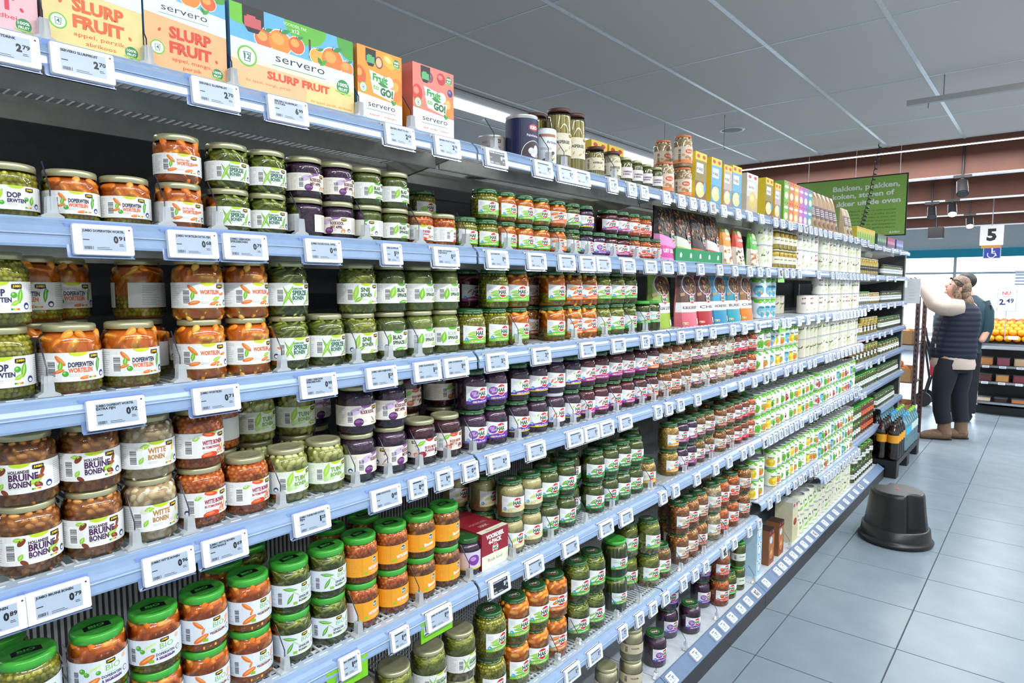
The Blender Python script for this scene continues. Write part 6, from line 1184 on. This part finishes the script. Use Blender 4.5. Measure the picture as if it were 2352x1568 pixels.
a, b = ony(2084, 640, 7.388), ony(2112, 697, 7.388); t = thing('end_panel_board', 'white board on the end of the shelving beside the pointing woman', 'board', (a.x, 7.388, b.z)); mb = MB(); mb.box((0, 0, 0), (b.x - a.x, .01, a.z - b.z), WHITEP); A = Art(); A.lines(20, 30, 90, 150, 4, P('d8b0b0'), 1, 3); lay(mb, A, flat_y(0, 0, 0), 1e6); part('board', mb, t); mb = MB(); mb.box((-.2, .0, .02), (0, .008, .16), WHITEP); part('arm', mb, t)

# ------------------------------------------------------------ fruit stand
FY = 9.93; t = thing('fruit_stand', 'black tiered fruit stand with metal edges', 'display stand', (-.72, FY, 0)); BK = M('stand_black', (.012, .013, .017), .35)
mb = MB(); mb.box((0, .12, 0), (2.2, 1.1, .1), BK); part('plinth', mb, t); mb = MB(); mb.box((0, .35, .1), (2.2, 1.1, .8), BK); part('cabinet', mb, t)
ED = M('stand_edge', (.45, .48, .52), .25, .8)
for z, y in ((.17, 0), (.42, .05), (.62, .08), (.90, 0)):
    mb = MB(); mb.box((0, y, z - .03), (2.2, y + .5, z), BK); part('tier', mb, t); mb = MB(); mb.box((0, y - .008, z - .028), (2.2, y, z - .002), ED); part('tier_edge', mb, t)
mb = MB(); mb.prism([(.02, .9), (1.1, .9), (1.1, 1.16), (1.0, 1.16)], 0, 2.2, BK, axis='x'); part('slope', mb, t)
mb = MB(); mb.blob((0, 0, 0), (Vector((.042, 0, 0)), Vector((0, .042, 0)), Vector((0, 0, .039))), P('f0a01c', .4, var=.08, bump=.1), 2); om = mb.mesh('yellow_orange'); mb = MB(); mb.blob((0, 0, 0), (Vector((.042, 0, 0)), Vector((0, .042, 0)), Vector((0, 0, .036))), P('e8641c', .4, var=.08, bump=.1), 2); rm = mb.mesh('red_mandarin'); rr = random.Random(2)
for i in range(5):
    for k in range(13):
        x = -.69 + k * .086 + (i % 2) * .043; y = FY + .075 + i * .115; tag(link('yellow_orange', om, None, (x, y, .958 + .0308 * i)), 'yellow orange lying on the front slope of the fruit stand', 'orange', 'yellow oranges on the fruit stand')
    for k in range(12):
        if i < 4: x = -.65 + k * .086 + (i % 2) * .043; y = FY + .135 + i * .115; tag(link('yellow_orange', om, None, (x, y, 1.03 + .0308 * i)), 'yellow orange heaped on the upper layer of the fruit stand', 'orange', 'upper yellow oranges on the fruit stand')
for i in range(2):
    for k in range(9): tag(link('red_mandarin', rm, None, (-.6 + k * .088, FY + .70 + i * .09, 1.125 + .028 * i)), 'deep orange mandarin at the back of the fruit stand', 'mandarin', 'mandarins at the back of the stand')
a, b = ony(2291, 662, 9.85), ony(2333, 716, 9.85); t = thing('offer_sign', 'white offer card reading 2.49 on a stick above the oranges', 'sign', (a.x, 9.9, b.z)); w, h = b.x - a.x, a.z - b.z
mb = MB(); mb.box((0, 0, 0), (w, .006, h), WHITEP); A = Art(); A.rect(0, 0, w * 1000, h * 1000, P('8fa4b4'), 0); A.rect(6, 6, w * 1000 - 6, h * 1000 - 6, WHITEP, 1); A.text('NU', w * 480, h * 720, h * 150, P('d8483c'), 4, al='C', w=w * 420, bold=.02, rot=3); A.rect(w * 300, h * 640, w * 660, h * 655, P('d8483c'), 4); A.text('2.', w * 120, h * 300, h * 230, P('2a3468'), 4, w=w * 330, bold=.04); A.text('49', w * 480, h * 380, h * 180, P('2a3468'), 4, w=w * 380, bold=.02); lay(mb, A, flat_y(-.0005, 0, 0), 1e6); part('card', mb, t); mb = MB(); mb.tube([(w / 2, .008, 0), (w / 2, .05, .95 - b.z)], .005, P('b0b4b8'), 5); part('stick', mb, t)
mb = MB(); mb.box((0, 0, 0), (.1, .004, .045), WHITEP); tag(link('price_card', mb.mesh('price_card'), None, (-.43, FY + .02, .955)), 'small white card stuck between the yellow oranges', 'card')
cols = ('b87a4a', '5a3a3a', 'd8c8b0', '8a4a5a', 'c08a50', '3a2a2e', 'c8a888', '7a3a44')
for ti, (z, y, nn) in enumerate(((.622, .12, 11), (.422, .09, 11), (.172, .06, 9))):
    for k in range(nn):
        w = .13; x = -.70 + k * .17; mb = MB(); c = cols[(k * 3 + ti) % 8]; hh = (.09, .08, .04)[ti]; mb.box((0, 0, 0), (w, .12, hh), P(c, .4), .02); o = thing('snack_tub', 'clear lidded tub of %s snacks on the %s tier of the stand' % ({'b87a4a': 'tan', '5a3a3a': 'dark', 'd8c8b0': 'pale', '8a4a5a': 'berry red', 'c08a50': 'golden', '3a2a2e': 'black', 'c8a888': 'beige', '7a3a44': 'maroon'}[c], ('upper', 'middle', 'lower')[ti]), 'tub', (x, FY + y, z), 0, 'snack tubs on the stand'); part('tub', mb, o); mb = MB(); mb.box((-.004, -.004, hh), (w + .004, .124, hh + .008), CLEAR, .02); part('lid', mb, o)
        if ti < 2: mb = MB(); mb.box((0, 0, 0), (.07, .005, .03), WHITEP); A = Art(); A.rect(10, 6, 60, 24, P('b8c0d0'), 1); lay(mb, A, flat_y(0, 0, 0), 1e6); tag(link('edge_tag', mb.mesh('edge_tag'), None, (x + .03, FY + (.066, .036)[ti], z - .034)), 'small white tag on the %s tier edge of the fruit stand' % ('upper', 'middle')[ti], 'price tag', 'tags on the fruit stand edges')
# tall pole and panel beyond the stand
t = thing('arched_pole', 'dark blue metal pole with a slatted panel behind the fruit stand', 'pole', (-.23, 12.0, 0)); mb = MB(); mb.tube([(-.02, 0, 0), (-.02, 0, 2.0), (.0, 0, 2.4), (.03, 0, 2.6)], .04, M('pole_blue', (.06, .12, .2), .4), 10); part('pole', mb, t)
mb = MB()
for k in range(5): mb.box((-.25, -.06, 1.62 + k * .045), (.05, -.05, 1.65 + k * .045), P('8a9aae'))
part('slat_panel_plate', mb, t)

# ------------------------------------------------------------ people
SKIN = M('skin', (.55, .30, .22), .5, var=.05, scale=20); NAVYV = M('quilted_navy', (.005, .011, .03), .7, var=.2, scale=30); JEAN = M('dark_jeans', (.006, .008, .015), .8, var=.2, scale=60); BEIGE = M('beige_knit', (.56, .46, .40), .8, var=.06, scale=80); BOOT = M('brown_suede', (.20, .12, .075), .8, var=.12); HAIR = M('fair_brown_hair', (.10, .06, .036), .6, col2=(.27, .18, .12), scale=60, bump=.8, bscale=160); DKH = M('dark_hair', (.012, .012, .014), .5)
def skinned(nodes, edges, name, mat, sub=2):
    me = bpy.data.meshes.new(name); me.from_pydata([n[0] for n in nodes], edges, []); o = bpy.data.objects.new(name, me); COL.objects.link(o)
    m = o.modifiers.new('s', 'SKIN'); m.use_smooth_shade = True
    for i, n in enumerate(nodes): r = n[1] if isinstance(n[1], tuple) else (n[1], n[1]); me.skin_vertices[0].data[i].radius = r; me.skin_vertices[0].data[i].use_root = (i == 0)
    s = o.modifiers.new('d', 'SUBSURF'); s.levels = sub; s.render_levels = sub
    r = bpy.data.meshes.new_from_object(o.evaluated_get(bpy.context.evaluated_depsgraph_get())); bpy.data.objects.remove(o); r.materials.clear(); r.materials.append(mat)
    for p in r.polygons: p.use_smooth = True
    return r
def rings(mb, rg, mat, n=24, cap=True):        # stacked ellipses (cx, cy, z, rx, ry)
    vs = [(cx + rx * math.cos(2 * math.pi * k / n), cy + ry * math.sin(2 * math.pi * k / n), z) for cx, cy, z, rx, ry in rg for k in range(n)]
    mb.add(vs, [(j * n + k, j * n + (k + 1) % n, (j + 1) * n + (k + 1) % n, (j + 1) * n + k) for j in range(len(rg) - 1) for k in range(n)], mat, True)
    if cap: mb.add(vs[:n], [tuple(range(n))[::-1]], mat, True); mb.add(vs[-n:], [tuple(range(n))], mat, True)
WX, WY = -.79, 8.1
woman = thing('person', 'woman in navy quilted vest, beige sleeves and brown boots pointing at the shelves', 'person', (WX, WY, 0))
V = lambda x, y, z: (x - WX, y - WY, z)
nd = [(V(-.78, 8.1, .92), (.16, .12)), (V(-.78, 8.1, 1.1), (.14, .11)), (V(-.755, 8.1, 1.28), (.15, .11)), (V(-.745, 8.1, 1.40), (.10, .09)), (V(-.77, 8.1, 1.47), (.05, .05)), (V(-.80, 8.1, 1.56), (.085, .082)), (V(-.795, 8.1, 1.645), (.07, .07)),
      (V(-.84, 8.02, .86), .095), (V(-.87, 8.0, .50), .065), (V(-.83, 8.02, .15), .03), (V(-.73, 8.17, .86), .095), (V(-.74, 8.2, .50), .065), (V(-.70, 8.18, .15), .03),
      (V(-.80, 7.98, 1.37), .06), (V(-.97, 7.97, 1.42), .05), (V(-1.09, 7.98, 1.60), .035), (V(-1.125, 7.98, 1.655), .027),
      (V(-.70, 8.25, 1.37), .06), (V(-.72, 8.31, 1.12), .048), (V(-.84, 8.28, .95), .035), (V(-.87, 8.25, .90), .028)]
ed = [(0, 1), (1, 2), (2, 3), (3, 4), (4, 5), (5, 6), (0, 7), (7, 8), (8, 9), (0, 10), (10, 11), (11, 12), (3, 13), (13, 14), (14, 15), (15, 16), (3, 17), (17, 18), (18, 19), (19, 20)]
i = len(nd)
for dx, dy, dz, L in ((-.9, .0, .42, .07), (-.95, .1, .1, .045), (-.85, .25, -.12, .04), (-.7, .3, -.3, .035), (-.3, -.5, .6, .04)):
    d = Vector((dx, dy, dz)).normalized(); b = Vector(nd[16][0]) + Vector((-.012, dy * .04, dz * .03)); c = b + d * L * .6; e = c + (d + Vector((0, 0, -.25))).normalized() * L * .5
    nd += [(tuple(b), .010), (tuple(c), .009), (tuple(e), .0075)]; ed += [(16, i), (i, i + 1), (i + 1, i + 2)]; i += 3
link('body', skinned(nd, ed, 'body', SKIN), woman)
mb = MB(); f = Vector((-.86, -.42, .3)).normalized(); hc = Vector(V(-.80, 8.1, 1.585))       # face
s_ = f.cross(Vector((0, 0, 1))).normalized(); u_ = s_.cross(f)
mb.blob(hc - u_ * .004, (f * .09, s_ * .074, u_ * .108), SKIN, 2); mb.blob(hc + f * .088 - u_ * .008, (f * .022, s_ * .012, u_ * .02), SKIN, 1); mb.blob(hc + f * .075 - u_ * .065, (f * .02, s_ * .03, u_ * .02), SKIN, 1); mb.blob(hc + f * .083 - u_ * .043, (f * .008, s_ * .02, u_ * .006), P('9a4a48'), 1)
for k in (-1, 1): mb.blob(hc + f * .074 + s_ * .03 * k + u_ * .018, (f * .01, s_ * .013, u_ * .007), P('3a2c2a'), 1); mb.blob(hc + s_ * .083 * k - u_ * .012 - f * .012, (f * .018, s_ * .008, u_ * .027), SKIN, 1)
part('head', mb, woman)
mb = MB()
for c, r in (((.034, .012, .05), (.086, .09, .078)), ((.07, .01, -.0), (.062, .085, .09)), ((.075, 0, -.08), (.055, .075, .08)), ((.1, -.01, -.16), (.06, .075, .09)), ((.13, -.02, -.25), (.055, .07, .09)), ((.155, -.03, -.34), (.045, .06, .09)), ((.165, -.03, -.42), (.03, .045, .07)), ((.0, -.075, -.03), (.03, .02, .07)), ((.03, -.085, -.1), (.03, .025, .08))):
    mb.blob(hc + Vector(c), (Vector((r[0], 0, 0)), Vector((0, r[1], 0)), Vector((0, 0, r[2]))), HAIR, 2)
part('hair', mb, woman)
mb = MB(); mb.tube([hc + Vector((-.035, -.082, .085)), hc + Vector((.02, -.088, .08)), hc + Vector((.07, -.09, .03))], .006, BLACK, 6); mb.tube([hc + Vector((-.045, -.07, .1)), hc + Vector((-.045, .06, .1))], .012, BLACK, 6); part('sunglasses', mb, woman)
mb = MB(); rg = []; n = 30                                                    # quilted vest
prof = [(.86, -.80, .20, .155), (.95, -.80, .205, .16), (1.08, -.79, .195, .155), (1.2, -.775, .195, .155), (1.3, -.76, .185, .15), (1.38, -.748, .15, .13), (1.43, -.745, .10, .10), (1.45, -.75, .07, .075)]
for k in range(61):
    z = .86 + (1.45 - .86) * k / 60
    for (z0, x0, a0, b0), (z1, x1, a1, b1) in zip(prof, prof[1:]):
        if z0 <= z <= z1: f_ = (z - z0) / (z1 - z0); q = 1 + .035 * abs(math.sin(math.pi * (z - .86) / .055)) - (.02 if k % 1 else 0); rg.append((x0 + (x1 - x0) * f_ - WX, 0, z, (a0 + (a1 - a0) * f_) * q, (b0 + (b1 - b0) * f_) * q)); break
rings(mb, rg, NAVYV, n); part('vest', mb, woman)
mb = MB(); mb.tube([V(-.93, 7.945, .9), V(-.925, 7.945, 1.1), V(-.88, 7.95, 1.3)], .006, P('101624'), 5); mb.box(V(-.94, 7.93, .97), V(-.93, 7.935, 1.01), P('c0b8b8')); part('zip', mb, woman)
mb = MB(); mb.tube([V(-.74, 8.02, 1.385), V(-.82, 7.975, 1.385), V(-.90, 7.965, 1.385), V(-.97, 7.965, 1.42), V(-1.02, 7.97, 1.5), V(-1.08, 7.978, 1.585), V(-1.1, 7.98, 1.615)], [.085, .092, .083, .075, .066, .05, .042], BEIGE, 16); part('sleeve', mb, woman)
mb = MB(); mb.tube([V(-.70, 8.2, 1.385), V(-.70, 8.29, 1.3), V(-.72, 8.31, 1.12), V(-.80, 8.29, 1.0), V(-.85, 8.275, .935)], [.08, .085, .07, .058, .042], BEIGE, 14); part('sleeve', mb, woman)
mb = MB(); rings(mb, [(-.0, 0, .755, .188, .168), (-.005, 0, .80, .2, .172), (-.008, 0, .9, .185, .155), (-.005, 0, 1.0, .15, .13)], BEIGE, 24); part('shirt_hem', mb, woman)
mb = MB(); rings(mb, [(-.0, 0, .72, .15, .155), (-.005, 0, .82, .175, .15), (-.005, 0, .92, .16, .13)], JEAN, 24)
for pts, rs in (([V(-.82, 8.04, .84), V(-.85, 8.01, .66), V(-.87, 8.0, .48), V(-.86, 8.01, .3), V(-.832, 8.02, .185)], [.115, .108, .085, .078, .074]), ([V(-.74, 8.16, .84), V(-.735, 8.19, .66), V(-.74, 8.2, .48), V(-.72, 8.19, .3), V(-.702, 8.18, .185)], [.115, .108, .085, .078, .074])): mb.tube(pts, rs, JEAN, 16)
part('trousers', mb, woman)
for cx, cy, L, a in ((-.83, 8.02, .27, 0), (-.70, 8.18, .25, .3)):
    mb = MB(); d = Vector((-1, -.35, 0)).normalized(); o_ = Vector(V(cx, cy, 0)); mb.tube([o_ + Vector((0, 0, .07)), o_ + Vector((.0, 0, .21))], [.062, .058], BOOT, 14)
    mb.tube([o_ - d * .06 + Vector((0, 0, .055)), o_ + Vector((0, 0, .062)), o_ + d * L * .35 + Vector((0, 0, .055)), o_ + d * L * .6 + Vector((0, 0, .042)), o_ + d * L * .78 + Vector((0, 0, .035))], [.042, .058, .05, .044, .026], BOOT, 14)
    mb.tube([o_ - d * .075 + Vector((0, 0, .012)), o_ + d * L * .4 + Vector((0, 0, .012)), o_ + d * L * .8 + Vector((0, 0, .012))], [.012, .012, .012], P('4a3020'), 8); part('boot', mb, woman)
# second shopper half hidden behind her
man = thing('person', 'dark-haired shopper in a teal jacket standing behind the woman', 'person', (-.85, 9.35, 0)); 
nd = [((0, 0, .9), (.15, .12)), ((0, 0, 1.15), (.16, .12)), ((.03, 0, 1.4), (.17, .12)), ((.03, 0, 1.5), (.06, .06)), ((.0, 0, 1.6), (.085, .085)), ((0, 0, 1.69), (.07, .07)), ((-.09, 0, .85), .09), ((-.1, 0, .45), .065), ((-.1, 0, .06), .05), ((.1, .03, .85), .09), ((.11, .05, .45), .065), ((.11, .05, .06), .05), ((-.18, -.03, 1.36), .06), ((-.24, -.03, 1.12), .05), ((-.23, -.1, .95), .035), ((.23, 0, 1.36), .06), ((.26, 0, 1.12), .05), ((.2, -.1, .95), .035)]
ed = [(0, 1), (1, 2), (2, 3), (3, 4), (4, 5), (0, 6), (6, 7), (7, 8), (0, 9), (9, 10), (10, 11), (2, 12), (12, 13), (13, 14), (2, 15), (15, 16), (16, 17)]
link('body', skinned(nd, ed, 'body', SKIN), man); TEAL = M('teal_jacket', (.006, .04, .06), .6)
mb = MB(); rings(mb, [(0, 0, .82, .2, .16), (0, 0, 1.0, .21, .165), (.02, 0, 1.25, .235, .17), (.03, 0, 1.4, .22, .15), (.03, 0, 1.5, .1, .1)], TEAL); mb.tube([(.18, 0, 1.42), (.225, 0, 1.3), (.24, 0, 1.12), (.22, -.03, .96)], [.08, .085, .072, .05], TEAL, 12); mb.tube([(-.13, 0, 1.42), (-.19, -.01, 1.3), (-.22, -.02, 1.12), (-.22, -.04, .96)], [.08, .085, .072, .05], TEAL, 12); part('jacket', mb, man)
mb = MB(); mb.blob((.02, .02, 1.67), (Vector((.105, 0, 0)), Vector((0, .1, 0)), Vector((0, 0, .1))), DKH, 2); part('hair', mb, man)
mb = MB(); rings(mb, [(0, .02, .72, .17, .14), (0, 0, .9, .18, .14)], JEAN); mb.tube([(-.09, 0, .84), (-.1, 0, .45), (-.1, 0, .09)], [.11, .085, .07], JEAN, 12); mb.tube([(.1, .03, .84), (.11, .05, .45), (.11, .05, .09)], [.11, .085, .07], JEAN, 12); part('trousers', mb, man)
for x, y in ((-.1, -.04), (.11, .01)): mb = MB(); mb.tube([(x, y + .06, .045), (x, y, .055), (x, y - .12, .04), (x, y - .18, .03)], [.04, .05, .042, .025], BLACK, 10); part('shoe', mb, man)
# third figure: bag and push cart beside them
kid = thing('shopping_walker', 'dark folding walker cart with wheels beside the woman', 'cart', (-1.22, 10.1, 0)); DB = M('cart_blue', (.02, .05, .1), .5)
mb = MB(); mb.box((-.02, 0, .75), (.32, .26, 1.22), DB, .05); part('cart_bag', mb, kid)
for y in (0, .26): mb = MB(); mb.tube([(-.2, y, 1.02), (-.12, y, 1.04), (-.1, y, .9), (.05, y, .5), (.18, y, .12)], .014, BLACK, 6); part('frame_tube', mb, kid); mb = MB(); mb.tube([(-.1, y, .9), (-.02, y, .4), (-.08, y, .12)], .014, BLACK, 6); part('frame_tube', mb, kid)
for x in (-.08, .18):
    for y in (-.02, .28): mb = MB(); mb.tube([(x, y - .015, .1), (x, y + .015, .1)], .1, BLACK, 16); part('wheel', mb, kid)
mb = MB(); mb.box((-.03, .03, .42), (.2, .23, .62), P('b8344a'), .03); part('basket', mb, kid)
